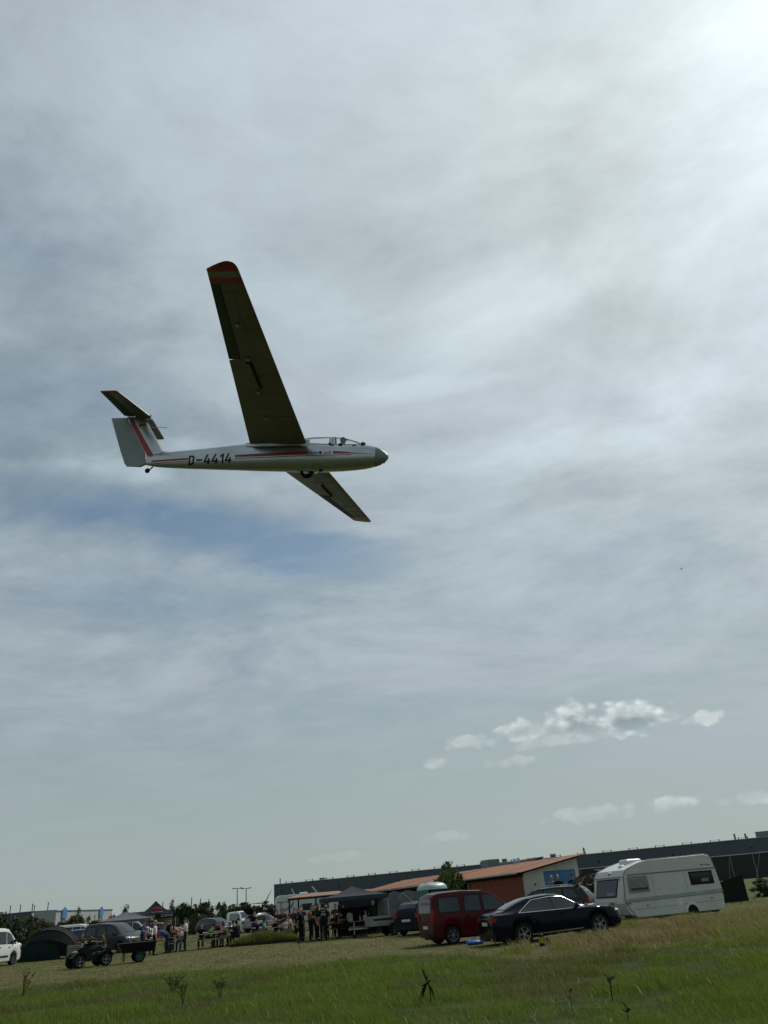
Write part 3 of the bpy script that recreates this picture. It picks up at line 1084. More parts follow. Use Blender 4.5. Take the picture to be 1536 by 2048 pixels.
SEDAN = dict(L=4.87, W=1.84, r=.345, axles=(1.06, 3.89), spokes=5,
             zt=[(0, .90), (.03, .99), (.10, 1.04), (.45, 1.085), (.62, 1.13), (1.0, 1.27), (1.4, 1.385), (1.85, 1.44), (2.35, 1.455), (2.75, 1.41), (3.1, 1.26), (3.58, 1.03), (3.9, .99), (4.35, .92), (4.65, .81), (4.8, .70), (4.87, .58)],
             zb=[(0, .86), (.10, .99), (.9, .97), (2.0, .93), (3.4, .91), (3.9, .90), (4.35, .85), (4.7, .74), (4.87, .54)],
             w=[(0, .80), (.10, .90), (.45, .965), (1.06, 1), (3.9, 1), (4.4, .94), (4.7, .84), (4.87, .66)],
             wr=[(0, .70), (.6, .74), (1.0, .66), (1.5, .61), (2.35, .61), (2.75, .63), (3.2, .70), (3.6, .80), (4.4, .76), (4.7, .66), (4.87, .5)],
             windows=[((1.02, 1.0), (2.28, .965), (2.28, 1.345), (1.62, 1.30)), ((2.34, .965), (3.40, .945), (2.78, 1.29), (2.34, 1.345))],
             trimline=[(.98, .985), (2.3, .95), (3.44, .93), (2.82, 1.315), (2.32, 1.37), (1.60, 1.325), (.98, .985)],
             doors=[((1.25, .30), (2.28, .28), (2.29, .93), (1.08, .95)), ((2.31, .28), (3.42, .30), (3.46, .90), (2.315, .93))],
             windscreen=(2.84, 3.52, .93, .93), rearglass=(.58, 1.58, .90, .86),
             lamp_front=(4.62, .60, .70, .22, .19, .075), lamp_rear=(.07, .66, .86, .16, .34, .12), mirror=(3.12, .95), plate_rear_z=.74)
M_NAVY = paint('navy', (0.003, 0.0045, 0.010), .15)
BOXY = dict(L=4.21, W=1.83, r=.315, axles=(.76, 3.46), spokes=6,
            zt=[(0, 1.05), (.02, 1.45), (.07, 1.63), (.16, 1.745), (.4, 1.80), (1.3, 1.825), (2.2, 1.78), (2.6, 1.68), (2.95, 1.48), (3.4, 1.14), (3.7, 1.05), (4.0, .94), (4.15, .78), (4.21, .60)],
            zb=[(0, 1.0), (.1, 1.07), (2.5, 1.03), (3.3, 1.01), (3.7, .96), (4.0, .86), (4.21, .56)],
            w=[(0, .90), (.08, .95), (.3, .985), (.8, 1), (3.4, 1), (3.8, .95), (4.1, .84), (4.21, .70)],
            wr=[(0, .82), (.2, .80), (1.2, .80), (2.4, .78), (2.9, .76), (3.4, .84), (3.9, .74), (4.21, .5)],
            windows=[((.30, 1.12), (1.16, 1.12), (1.13, 1.60), (.34, 1.59)), ((1.36, 1.10), (2.03, 1.08), (2.03, 1.61), (1.42, 1.62)), ((2.17, 1.08), (3.16, 1.07), (2.62, 1.56), (2.17, 1.61))],
            doors=[((1.30, .32), (2.08, .30), (2.09, 1.03), (1.28, 1.05)), ((2.12, .30), (3.02, .34), (3.20, 1.00), (2.12, 1.03))],
            windscreen=(2.66, 3.36, .92, .90), rearpane=(.66, 1.12, .60, 1.60, -.006),
            lamp_front=(3.98, .66, .82, .20, .16, .12), lamp_rear=(.03, .76, 1.02, .10, .17, .44), mirror=(2.98, 1.10), plate_rear_z=.62)
VAN = dict(L=4.97, W=1.99, r=.34, axles=(.98, 3.93), spokes=5,
           zt=[(0, 1.1), (.02, 1.6), (.08, 1.86), (.25, 1.96), (3.0, 1.99), (3.45, 1.92), (3.8, 1.68), (4.3, 1.26), (4.65, 1.14), (4.85, .95), (4.97, .66)],
           zb=[(0, 1.02), (.1, 1.10), (3.6, 1.07), (4.2, 1.05), (4.65, .98), (4.97, .60)],
           w=[(0, .92), (.1, .97), (.5, 1), (4.0, 1), (4.6, .92), (4.9, .80), (4.97, .7)],
           wr=[(0, .86), (.2, .84), (3.2, .82), (3.8, .80), (4.3, .85), (4.8, .72), (4.97, .5)],
           windows=[((1.0, 1.2), (2.35, 1.2), (2.35, 1.75), (1.0, 1.75)), ((2.5, 1.18), (3.12, 1.16), (3.12, 1.74), (2.5, 1.75)), ((3.24, 1.15), (4.12, 1.13), (3.68, 1.60), (3.24, 1.74))],
           doors=[((2.35, .36), (3.16, .34), (3.16, 1.09), (2.35, 1.10)), ((3.20, .34), (3.62, .62), (4.16, 1.05), (3.20, 1.08))], handle=M_TRIM,
           windscreen=(3.52, 4.24, .93, .92), rearpane=(.7, 1.2, .66, 1.75, -.006), patches=[(((1.45, .44), (3.35, .44), (3.35, .54), (1.45, .54)), 'side_moulding', M_TRIM)],
           lamp_front=(4.68, .72, .98, .22, .17, .15), lamp_rear=(.03, .84, 1.15, .10, .16, .40), mirror=(3.85, 1.20), plate_rear_z=.7)
ESTATE = dict(L=4.55, W=1.82, r=.33, axles=(.92, 3.60), spokes=5,
              zt=[(0, .98), (.03, 1.10), (.12, 1.22), (.34, 1.44), (.6, 1.53), (1.5, 1.56), (2.3, 1.53), (2.7, 1.42), (3.3, 1.06), (3.7, 1.00), (4.2, .90), (4.45, .75), (4.55, .58)],
              zb=[(0, .94), (.12, .99), (2.0, .96), (3.2, .94), (3.7, .92), (4.2, .83), (4.55, .54)],
              w=[(0, .84), (.1, .92), (.5, .98), (1, 1), (3.6, 1), (4.1, .94), (4.4, .82), (4.55, .68)],
              wr=[(0, .74), (.3, .68), (1.5, .67), (2.3, .66), (2.8, .70), (3.3, .80), (4.2, .72), (4.55, .5)],
              windows=[((.44, 1.03), (1.12, 1.02), (1.12, 1.43), (.70, 1.42)), ((1.20, 1.02), (2.08, 1.0), (2.08, 1.44), (1.20, 1.44)), ((2.15, 1.0), (3.12, .98), (2.58, 1.37), (2.15, 1.44))],
              doors=[((1.22, .30), (2.08, .28), (2.09, .95), (1.14, .96)), ((2.12, .28), (3.10, .30), (3.16, .93), (2.12, .95))],
              windscreen=(2.62, 3.22, .93, .92), rearglass=(.13, .46, .86, .84), rails=(.8, 2.4),
              lamp_front=(4.28, .62, .74, .20, .18, .09), lamp_rear=(.05, .70, .92, .12, .26, .20), mirror=(2.92, 1.0), plate_rear_z=.70)
CARS = {}


def put(px_, py_, z=0):
    q = at(px_, py_, z)
    return (q.x, q.y, hgt(q.x, q.y) if z == 0 else 0)


# dark blue saloon
a = R(14)
sal = make_car('parked_car', 'dark navy blue saloon parked beside the white caravan on the grass', 'car', SEDAN, M_NAVY, (4.72, 31.2, .0), a, 'cars parked on the grass', M_GLASS, R(1.7))
root, B, cx, part = sal
part(MB().box((-.02, 0, .90), (.03, 1.05, .035)), 'chrome_strip', M_CHROME)
part(MB().box((2.3, -.905, .30), (1.9, .03, .02)), 'sill_strip', M_CHROME)
part(MB().tube([(-.02, .0, .30), (-.08, 0, .30)], .01, 5), 'tow_eye', M_STEEL)
for sd_ in (-1, 1):
    part(MB().tube([(-.06, sd_ * .62, .27), (.1, sd_ * .62, .27)], .045, 10), 'exhaust_pipe', M_STEEL)
part(MB().box((3.2, 0, .9), (.25, 1.3, .16)), 'dashboard', M_TRIM)
# red van
M_REDP = paint('dark_red', (0.062, 0.005, 0.007))
make_car('parked_car', 'dark red high roofed family van parked behind the navy saloon', 'car', BOXY, M_REDP, (2.25, 34.65, 0), R(19), 'cars parked on the grass', M_GLASS)
# dark SUV seen from behind
root, B, cx, part = make_car('parked_car', 'dark blue hatchback facing the shed, left of the red van', 'car', scaled(ESTATE, rails=None), paint('ink_blue', (0.006, 0.008, 0.018)), (.55, 47.0, 0), R(58), 'cars parked on the grass')
root, B, cx, part = make_car('parked_car', 'black estate car squeezed between red van and dark blue hatchback', 'car', ESTATE, paint('black', (0.012, 0.013, 0.015)), (2.3, 45.6, 0), R(62), 'cars parked on the grass')
# estate with its tailgate raised, behind the saloon
root, B, cx, part = make_car('parked_car', 'dark grey estate car with raised tailgate in front of blue doors', 'car', ESTATE, paint('graphite', (0.030, 0.034, 0.036)), (6.05, 41.2, .12), R(156), 'cars parked on the grass')
tg = MB()
tg.loft([[(x_, y_, z_ + (h_ if q_ else 0)) for q_, y_ in ((0, -w_), (0, w_), (1, w_ * .92), (1, -w_ * .92))] for x_, z_, h_, w_ in ((.70, 1.56, .05, .58), (.50, 1.74, .08, .64), (.1, 1.90, .12, .68), (-.4, 1.97, .15, .70), (-.75, 1.93, .13, .66), (-.95, 1.86, .05, .55))])
part(tg, 'tailgate', paint('black', (0.012, 0.013, 0.015)))
for sd_ in (-1, 1):
    part(MB().tube([(.45, sd_ * .62, 1.35), (.0, sd_ * .62, 1.90)], .014, 6), 'gas_strut', M_STEEL)
# white van at the left edge
make_car('parked_van', 'white panel van at the left edge beside the dark tent', 'van', VAN, M_WHITEP, (-25.4, 50.56, 0), R(82), 'vans on the field')
# grey people carrier
make_car('parked_van', 'silver grey minivan facing right behind the quad bike', 'van', scaled(BOXY, L=4.21), paint('silver_grey', (0.050, 0.053, 0.056)), (-20.6, 58.6, 0), R(-26), 'vans on the field')
# vans and a blue car behind the tent
make_car('parked_van', 'white van with dark windows behind tent and blue car', 'van', scaled(VAN, patches=[]), M_WHITEP, (-31.5, 79.0, 0), R(8), 'vans on the field')
make_car('parked_van', 'white minibus directly behind the silver grey minivan', 'van', scaled(VAN, patches=[]), M_WHITEP, (-26.2, 77.5, 0), R(4), 'vans on the field')
make_car('parked_car', 'bright blue hatchback between dark tent and grey minivan', 'car', scaled(ESTATE, rails=None), paint('blue', (0.03, 0.075, 0.21)), (-26.0, 68.5, 0), R(12), 'cars parked on the grass')
make_car('parked_car', 'slate blue estate car behind the beer tables, nose to the right', 'car', ESTATE, paint('slate', (0.055, 0.068, 0.085)), (-19.5, 83.5, 0), R(-38), 'cars parked on the grass')
make_car('parked_van', 'white high van with dark windscreen beside slate blue estate car', 'van', scaled(VAN, patches=[]), M_WHITEP, (-18.3, 90.0, 0), R(-58), 'vans on the field')
root, B, cx, part = make_car('parked_car', 'pale car with open black tailgate left of the motorhome', 'car', ESTATE, paint('pale', (0.34, 0.35, 0.34)), (-15.6, 87.0, 0), R(60), 'cars parked on the grass')
tg = MB()
tg.loft([[(.62, -.60, 1.545), (.62, .60, 1.545), (.62, .60, 1.59), (.62, -.60, 1.59)], [(.0, -.64, 1.95), (.0, .64, 1.95), (.0, .64, 2.03), (.0, -.64, 2.03)], [(-.42, -.58, 2.15), (-.42, .58, 2.15), (-.42, .58, 2.25), (-.42, -.58, 2.25)]])
part(tg, 'tailgate', M_TRIM)
make_car('parked_car', 'orange hatchback under the black peaked gazebo', 'car', scaled(ESTATE, rails=None), paint('orange', (0.32, 0.055, 0.018)), (-25.0, 84.5, 0), R(-12), 'cars parked on the grass')


def shell(prof, W, ins=.06, rr=.06):
    """closed side outline (x, z) widened to W with softened edges"""
    cx_ = sum(p[0] for p in prof) / len(prof)
    cz_ = sum(p[1] for p in prof) / len(prof)
    lx = max(p[0] for p in prof) - min(p[0] for p in prof)
    lz = max(p[1] for p in prof) - min(p[1] for p in prof)

    def ring(y, i):
        fx, fz = 1 - 2 * i / lx, 1 - 2 * i / lz
        return [(cx_ + (x - cx_) * fx, y, cz_ + (z - cz_) * fz) for x, z in prof]
    h = W / 2
    return MB().loft([ring(-h, ins), ring(-h + rr * .3, ins * .4), ring(-h + rr, 0), ring(h - rr, 0), ring(h - rr * .3, ins * .4), ring(h, ins)])


M_CARAVAN = mat('caravan_white', (0.52, 0.525, 0.48), 0.45, 0, .05, 1.2, dirt=((0.36, 0.35, 0.29), 2.2, .5), bump=.08, bscale=60)
M_CARAVAN2 = mat('caravan_roof', (0.60, 0.61, 0.58), 0.45, 0, .05, 1.2, dirt=((0.42, 0.42, 0.37), 2.2, .5))
M_GREYTRIM = mat('grey_trim', (0.16, 0.19, 0.19), .5, 0, .08, 4)
M_CURTAIN = mat('curtain', (0.30, 0.31, 0.29), .9, 0, .25, 9)
M_PURPLEGL = glass_mat('tinted_acrylic', (0.055, 0.045, 0.075), 0.86, .06)
M_SMOKEGL = glass_mat('smoked_acrylic', (0.010, 0.011, 0.016), 0.92, .05)


def make_caravan():
    # x forward = front end, y = left; right side (-y) and front face us
    front = at(1279, 1836, .30)
    rear = at(1450, 1822, .30)
    L, W = 4.9, 2.2
    yaw = R(200)
    root = empty('caravan', (10.15, 36.6, 0), yaw, 'white touring caravan with dark windows standing in long grass', 'caravan')
    x0, x1 = -L / 2, L / 2
    # local +x is the front; we look at its left side
    prof = [(x0 + .10, .30), (x1 - .55, .30), (x1 - .20, .44), (x1, .85), (x1 - .02, 1.06), (x1 - .16, 1.72), (x1 - .20, 1.86), (x1 - .36, 2.06), (x1 - .95, 2.25), (x1 - 1.5, 2.37), (x0 + .55, 2.42), (x0 + .32, 2.37), (x0 + .22, 2.22), (x0 + .12, 1.75), (x0, .95)]
    body = shell(prof, W, .03, .06).build('body', M_CARAVAN, root, 30)
    h = W / 2
    s = 1            # the side towards the camera

    def panel(nm, m, pts, off=.012, th=.02, parent=None, sd_=1):
        vs = [(x, sd_ * (h + off), z) for x, z in pts] + [(x, sd_ * (h + off - th), z) for x, z in pts]
        n = len(pts)
        o = MB().add(vs, [tuple(range(n)), tuple(range(2 * n - 1, n - 1, -1))] + [(i, n + i, n + (i + 1) % n, (i + 1) % n) for i in range(n)])
        return o.build(nm, m, parent or root, None)
    for sd_ in (1, -1):
        # upper moulding, coloured bands, skirt line
        panel('roof_moulding', M_GREYTRIM, [(x1 - .38, 1.84), (x0 + .16, 1.86), (x0 + .16, 1.905), (x1 - .36, 1.885)], .014, .02, None, sd_)
        panel('side_stripe', mat('stripe_pale_blue', (0.30, 0.37, 0.37), .5), [(x1 - .08, .92), (x0 + .06, .98), (x0 + .07, 1.08), (x1 - .06, 1.00)], .012, .02, None, sd_)
        panel('side_stripe', M_GREYTRIM, [(x1 - .07, .87), (x0 + .05, .93), (x0 + .05, .955), (x1 - .07, .895)], .013, .02, None, sd_)
        panel('corner_moulding', M_GREYTRIM, [(x1 - .50, .32), (x1 - .47, .32), (x1 - .04, .88), (x1 - .18, 1.84), (x1 - .215, 1.84), (x1 - .075, .88)], .013, .02, None, sd_)
        wf = panel('window_frame', mat('window_frame_grey', (0.22, 0.235, 0.22), .5), [(x1 - .33, 1.20), (x1 - 1.33, 1.20), (x1 - 1.30, 1.80), (x1 - .36, 1.80)], .016, .03, None, sd_)
        panel('pane', M_CURTAIN, [(x1 - .43, 1.29), (x1 - 1.25, 1.29), (x1 - 1.23, 1.72), (x1 - .45, 1.72)], .022, .02, wf, sd_)
        for q in range(8):
            xx = x1 - .47 - q * .097
            panel('curtain_fold', mat('curtain_fold', (0.20, 0.21, 0.20), .9), [(xx, 1.36), (xx - .03, 1.36), (xx - .03, 1.70), (xx, 1.70)], .025, .005, wf, sd_)
        panel('blind', mat('blind_dark', (0.06, 0.075, 0.07), .8), [(x1 - .44, 1.29), (x1 - 1.25, 1.29), (x1 - 1.25, 1.37), (x1 - .44, 1.37)], .026, .005, wf, sd_)
        wr_ = panel('window_frame', M_BLACK, [(x0 + .35, 1.30), (x0 + 1.53, 1.30), (x0 + 1.55, 1.80), (x0 + .38, 1.80)], .016, .03, None, sd_)
        panel('pane', M_SMOKEGL, [(x0 + .42, 1.36), (x0 + 1.46, 1.36), (x0 + 1.48, 1.74), (x0 + .45, 1.74)], .022, .02, wr_, sd_)
        panel('curtain', mat('lace', (0.22, 0.23, 0.24), .9), [(x0 + .62, 1.40), (x0 + .98, 1.40), (x0 + .98, 1.52), (x0 + .62, 1.52)], .024, .005, wr_, sd_)
        # wheel arch
        arch = [(x0 + 1.72 + .36 * math.cos(a_), .33 + .36 * math.sin(a_)) for a_ in np.linspace(0, math.pi, 13)]
        inner = [(x0 + 1.72 + .27 * math.cos(a_), .33 + .27 * math.sin(a_)) for a_ in np.linspace(math.pi, 0, 13)]
        panel('wheel_arch', M_CARAVAN2, arch + inner, .03, .05, None, sd_)
        panel('wheel_well', M_BLACK, [(x0 + 1.72 + .28 * math.cos(a_), .31 + .28 * math.sin(a_)) for a_ in np.linspace(0, math.pi, 13)], .006, .05, None, sd_)
        panel('reflector', M_ORANGE, [(x1 - 1.02, .70), (x1 - 1.13, .70), (x1 - 1.13, .75), (x1 - 1.02, .75)], .015, .02, None, sd_)
        panel('reflector', M_ORANGE, [(x0 + .62, .74), (x0 + .72, .74), (x0 + .72, .79), (x0 + .62, .79)], .015, .02, None, sd_)
        panel('service_flap', M_CARAVAN2, [(x0 + 2.10, .60), (x0 + 2.42, .60), (x0 + 2.42, .84), (x0 + 2.10, .84)], .008, .02, None, sd_)
        panel('grab_handle', M_GREYTRIM, [(x1 - .10, .82), (x1 - .32, .82), (x1 - .30, .87), (x1 - .10, .87)], .03, .03, None, sd_)
        panel('model_badge', M_INK, [(x0 + .70, 2.02), (x0 + .86, 2.02), (x0 + .86, 2.045), (x0 + .70, 2.045)], .016, .01, None, sd_)
        for q in range(5):
            xx = x0 + .62 - q * .055
            panel('model_badge', M_INK, [(xx, 2.00 + .015 * (q % 2)), (xx - .035, 2.01), (xx - .03, 2.04), (xx, 2.03)], .016, .01, None, sd_)
        panel('tail_lamp', M_TAIL, [(x0 + .0, .80), (x0 + .05, .80), (x0 + .07, 1.0), (x0 + .03, 1.0)], .015, .03, None, sd_)
        add_wheel(root, x0 + 1.72, sd_ * (h - .14), .30, .17, 5, M_ALLOY)
    # front face: raked window, locker, maker's diamond, lower fairing

    def fp(z):
        return interp(z, [(.44, x1 - .20), (.85, x1), (1.06, x1 - .02), (1.72, x1 - .16), (1.86, x1 - .20), (2.06, x1 - .36), (2.25, x1 - .95)])

    def fpanel(nm, m, pts, off=.014, parent=None):
        vs = [(fp(z) + off, y, z) for y, z in pts] + [(fp(z) + off - .03, y, z) for y, z in pts]
        n = len(pts)
        return MB().add(vs, [tuple(range(n)), tuple(range(2 * n - 1, n - 1, -1))] + [(i, n + i, n + (i + 1) % n, (i + 1) % n) for i in range(n)]).build(nm, m, parent or root, None)
    wf = fpanel('front_window_frame', M_BLACK, [(-.92, 1.08), (.62, 1.08), (.78, 1.76), (-.86, 1.76)])
    fpanel('pane', M_PURPLEGL, [(-.86, 1.13), (.58, 1.13), (.72, 1.71), (-.80, 1.71)], .024, wf)
    fpanel('sign_card', mat('card', (0.30, 0.28, 0.33), .9), [(-.05, 1.16), (.45, 1.16), (.45, 1.26), (-.05, 1.26)], .028, wf)
    fpanel('front_moulding', M_GREYTRIM, [(-1.0, 1.79), (1.0, 1.79), (1.0, 1.83), (-1.0, 1.83)])
    dm = fpanel('badge', M_GREYTRIM, [(0, 1.90), (.11, 1.99), (0, 2.08), (-.11, 1.99)], .035)
    fpanel('badge_centre', M_CARAVAN2, [(0, 1.96), (.05, 1.99), (0, 2.02), (-.05, 1.99)], .045, dm)
    fpanel('gas_locker', M_CARAVAN2, [(-.95, .48), (.55, .48), (.55, .93), (-.95, .93)], .02)
    fpanel('locker_vent', M_GREYTRIM, [(.12, .83), (.40, .83), (.40, .91), (.12, .91)], .03)
    fpanel('locker_seam', M_GREYTRIM, [(.56, .46), (.575, .46), (.575, .95), (.56, .95)], .024)
    for yy in (-.85, .85):
        fpanel('marker_lamp', M_ORANGE, [(yy - .04, 1.70), (yy + .04, 1.70), (yy + .04, 1.75), (yy - .04, 1.75)], .03)
    MB().bar((x1 - .3, -.5, .36), (x1 + .95, 0, .38), .06, .09).build('drawbar', M_STEEL, root)
    MB().bar((x1 - .3, .5, .36), (x1 + .95, 0, .38), .06, .09).build('drawbar', M_STEEL, root)
    MB().tube([(x1 + .7, .12, .1), (x1 + .7, .12, .75)], .03, 8).build('jockey_post', M_STEEL, root)
    # roof vents
    MB().loft([[(xx, yy, z_) for xx, yy in ((x1 - 1.05 - e, -.30 + e), (x1 - 1.05 - e, .30 - e), (x1 - 1.75 + e, .30 - e), (x1 - 1.75 + e, -.30 + e))] for z_, e in ((2.26, .0), (2.42, .0), (2.47, .06))]).build('roof_vent', M_CARAVAN2, root)
    MB().ball((x1 - .78, .25, 2.20), (.16, .12, .07), 12, 6).build('roof_vent', M_CARAVAN2, root)
    for sd_ in (-1, 1):
        MB().tube([(x_, sd_ * (h - .005), z_ + .005) for x_, z_ in prof[5:14]], .014, 6).build('awning_rail', M_GREYTRIM, root)
        for xx in (x0 + 1.75, x1 - 1.55):
            panel('wall_seam', M_GREYTRIM, [(xx, 1.10), (xx + .010, 1.10), (xx + .010, 1.85), (xx, 1.85)], .005, .01, None, sd_)
        panel('skirt_seam', M_GREYTRIM, [(x1 - .45, .60), (x0 + .07, .66), (x0 + .07, .672), (x1 - .45, .612)], .005, .01, None, sd_)
    MB().box((0, 0, .28), (L - .6, W - .3, .08)).build('chassis', M_TRIM, root)
    for xx in (x0 + .35, x1 - .75):
        for yy in (-.8, .8):
            MB().bar((xx, yy, .28), (xx + .1, yy, .02), .04).build('corner_steady', M_STEEL, root)
    return root


make_caravan()


def make_motorhome():
    root = empty('motorhome', (-10.9, 86.5, 0), R(12), 'white coachbuilt motorhome with roof hatches tilted open behind the canopy', 'motorhome')
    L, W = 6.6, 2.3
    x0, x1 = -L / 2, L / 2
    prof = [(x0, .45), (x1 - .05, .45), (x1, .8), (x1 - .02, 2.75), (x1 - .14, 2.97), (x1 - .4, 3.02), (x0 + .3, 3.02), (x0 + .06, 2.9), (x0, 2.6)]
    mw = mat('motorhome_white', (0.50, 0.52, 0.51), .4, 0, .05, 1.5, dirt=((.35, .36, .33), 1.5, .4))
    shell(prof, W, .04, .08).build('body', mw, root, 30)
    h = W / 2

    def side(nm, m, pts, off=.012):
        for sd_ in (-1, 1):
            vs = [(x, sd_ * (h + off), z) for x, z in pts] + [(x, sd_ * (h + off - .04), z) for x, z in pts]
            n = len(pts)
            MB().add(vs, [tuple(range(n)), tuple(range(2 * n - 1, n - 1, -1))] + [(i, n + i, n + (i + 1) % n, (i + 1) % n) for i in range(n)]).build(nm, m, root, None)
    side('roof_moulding', M_TRIM, [(x0 + .05, 2.40), (x0 + 1.4, 2.40), (x0 + 1.4, 2.46), (x0 + .05, 2.46)])
    side('swoosh', M_TRIM, [(x0 + .45, 1.35), (x0 + .52, 1.35), (x0 + .52, 2.40), (x0 + .45, 2.40)])
    side('swoosh', M_TRIM, [(x0 + .6, 1.55), (x0 + 1.55, 1.95), (x0 + 1.75, 2.40), (x0 + 1.65, 2.40), (x0 + 1.45, 2.02), (x0 + .6, 1.64)])
    side('side_window', M_SMOKEGL, [(x0 + 2.5, 1.55), (x0 + 3.5, 1.55), (x0 + 3.5, 2.15), (x0 + 2.5, 2.15)])
    side('side_window', M_SMOKEGL, [(x0 + 4.3, 1.55), (x0 + 5.2, 1.55), (x0 + 5.2, 2.15), (x0 + 4.3, 2.15)])
    side('skirt', M_GREYTRIM, [(x0 + .1, .46), (x1 - .2, .46), (x1 - .2, .7), (x0 + .1, .7)])
    for q, (xx, an) in enumerate(((x0 + 1.6, 62), (x0 + 3.9, 50))):
        ht = empty('roof_hatch', (xx, .0, 3.02), parent=root)
        MB().box((.0, 0, .03), (.55, .7, .06)).build('base', mw, ht)
        M = Matrix.Translation((.25, 0, .06)) @ Matrix.Rotation(R(an), 4, 'Y')
        MB().box((-.28 - q * .08, 0, .02), (.56 + q * .16, .7, .05), M).build('lid', mw, ht)
    MB().loft([[(xx, yy, z_) for xx, yy in ((x0 + 2.4 + e, -.3 + e), (x0 + 2.4 + e, .3 - e), (x0 + 3.2 - e, .3 - e), (x0 + 3.2 - e, -.3 + e))] for z_, e in ((3.0, 0), (3.14, .0), (3.2, .08))]).build('air_conditioner', mw, root)
    MB().box((x0 - .02, 0, 1.9), (.04, 1.5, .6)).build('rear_window', M_SMOKEGL, root)
    for xx in (x0 + 1.5, x1 - 1.1):
        for sd_ in (-1, 1):
            add_wheel(root, xx, sd_ * (h - .15), .34, .21, 5, M_ALLOY)


make_motorhome()


def make_quad():
    # x forward; faces left and towards us
    root = empty('quad_bike', (-15.35, 40.45, 0), R(222), 'black quad bike with chunky tyres towing a small tub trailer', 'quad bike')
    M = mat('quad_black', (0.009, 0.009, 0.010), .5, 0, .1, 5)
    MB().loft([[(-.70, -.16, .58), (-.70, .16, .58), (-.70, .14, .66), (-.70, -.14, .66)], [(-.45, -.17, .62), (-.45, .17, .62), (-.45, .15, .80), (-.45, -.15, .80)], [(.0, -.14, .58), (.0, .14, .58), (.0, .12, .74), (.0, -.12, .74)]]).build('seat', M_RUBBER, root)
    MB().loft([[(.0, -.14, .45), (.0, .14, .45), (.0, .12, .78), (.0, -.12, .78)], [(.3, -.17, .45), (.3, .17, .45), (.3, .13, .86), (.3, -.13, .86)], [(.62, -.14, .52), (.62, .14, .52), (.62, .10, .72), (.62, -.10, .72)]]).build('tank_cover', M, root)
    MB().box((-.02, 0, .38), (.75, .34, .26)).build('engine', M_TRIM, root)
    for sx in (-.62, .62):
        for sd_ in (-1, 1):
            f = MB()
            f.loft([[(sx + .34 * math.cos(t), sd_ * yy, .30 + .34 * math.sin(t)) for yy in (.24, .58)] + [(sx + .31 * math.cos(t), sd_ * yy, .30 + .31 * math.sin(t)) for yy in (.58, .24)] for t in np.linspace(R(25), R(165), 8)])
            f.build('mudguard', M, root)
            add_wheel(root, sx, sd_ * .45, .28, .24, 4, M_ALLOY, steer=R(18) if sx > 0 else 0)
    for x_a, x_b in ((-.85, -.4), (.4, .85)):
        rk = MB()
        for yy in (-.3, -.1, .1, .3):
            rk.tube([(x_a, yy, .82), (x_b, yy, .82)], .013, 5)
        for xx in (x_a, x_b):
            rk.tube([(xx, -.3, .82), (xx, .3, .82)], .013, 5)
        rk.build('rack', M_TRIM, root)
    hb = MB()
    hb.tube([(.22, -.36, .98), (.30, -.2, .99), (.36, 0, .95), (.30, .2, .99), (.22, .36, .98)], .014, 6)
    hb.tube([(.36, 0, .95), (.42, 0, .7)], .025, 6)
    hb.build('handlebar', M_STEEL, root)
    for sd_ in (-1, 1):
        MB().tube([(.24, sd_ * .34, .98), (.18, sd_ * .45, .975)], .02, 6).build('grip', M_RUBBER, root)
        MB().ball((.66, sd_ * .12, .66), (.05, .06, .05), 10, 6).build('headlight', M_LAMP, root)
        MB().box((.0, sd_ * .36, .26), (.5, .22, .03)).build('footrest', M_TRIM, root)
    MB().tube([(.72, -.25, .45), (.84, -.2, .45), (.84, .2, .45), (.72, .25, .45), (.72, .25, .65), (.72, -.25, .65), (.72, -.25, .45)], .016, 6).build('bull_bar', M_STEEL, root)
    MB().tube([(-.2, -.2, .4), (-.75, -.24, .52)], .045, 8).build('silencer', M_STEEL, root)
    tr = empty('tub_trailer', (-13.55, 41.35, 0), R(205), 'black tub trailer with green wheel rims behind the quad bike', 'trailer')
    ty = MB()
    ty.loft([[(-.80, -.42, .42), (.55, -.42, .42), (.55, .42, .42), (-.80, .42, .42)], [(-.92, -.52, .80), (.75, -.52, .80), (.75, .52, .80), (-.92, .52, .80)], [(-.92, -.55, .83), (.78, -.55, .83), (.78, .55, .83), (-.92, .55, .83)]])
    ty.build('tub', M, tr, 30)
    MB().bar((.5, 0, .36), (1.35, 0, .34), .05).build('drawbar', M_STEEL, tr)
    MB().bar((-.2, -.5, .25), (-.2, .5, .25), .05).build('axle', M_STEEL, tr)
    gr = mat('green_rim', (0.06, 0.20, 0.08), .5)
    for sd_ in (-1, 1):
        add_wheel(tr, -.2, sd_ * .52, .25, .18, 6, gr)
        MB().bar((.45, sd_ * .3, .42), (.45, sd_ * .3, .05), .04).build('stand_leg', M_STEEL, tr)


make_quad()


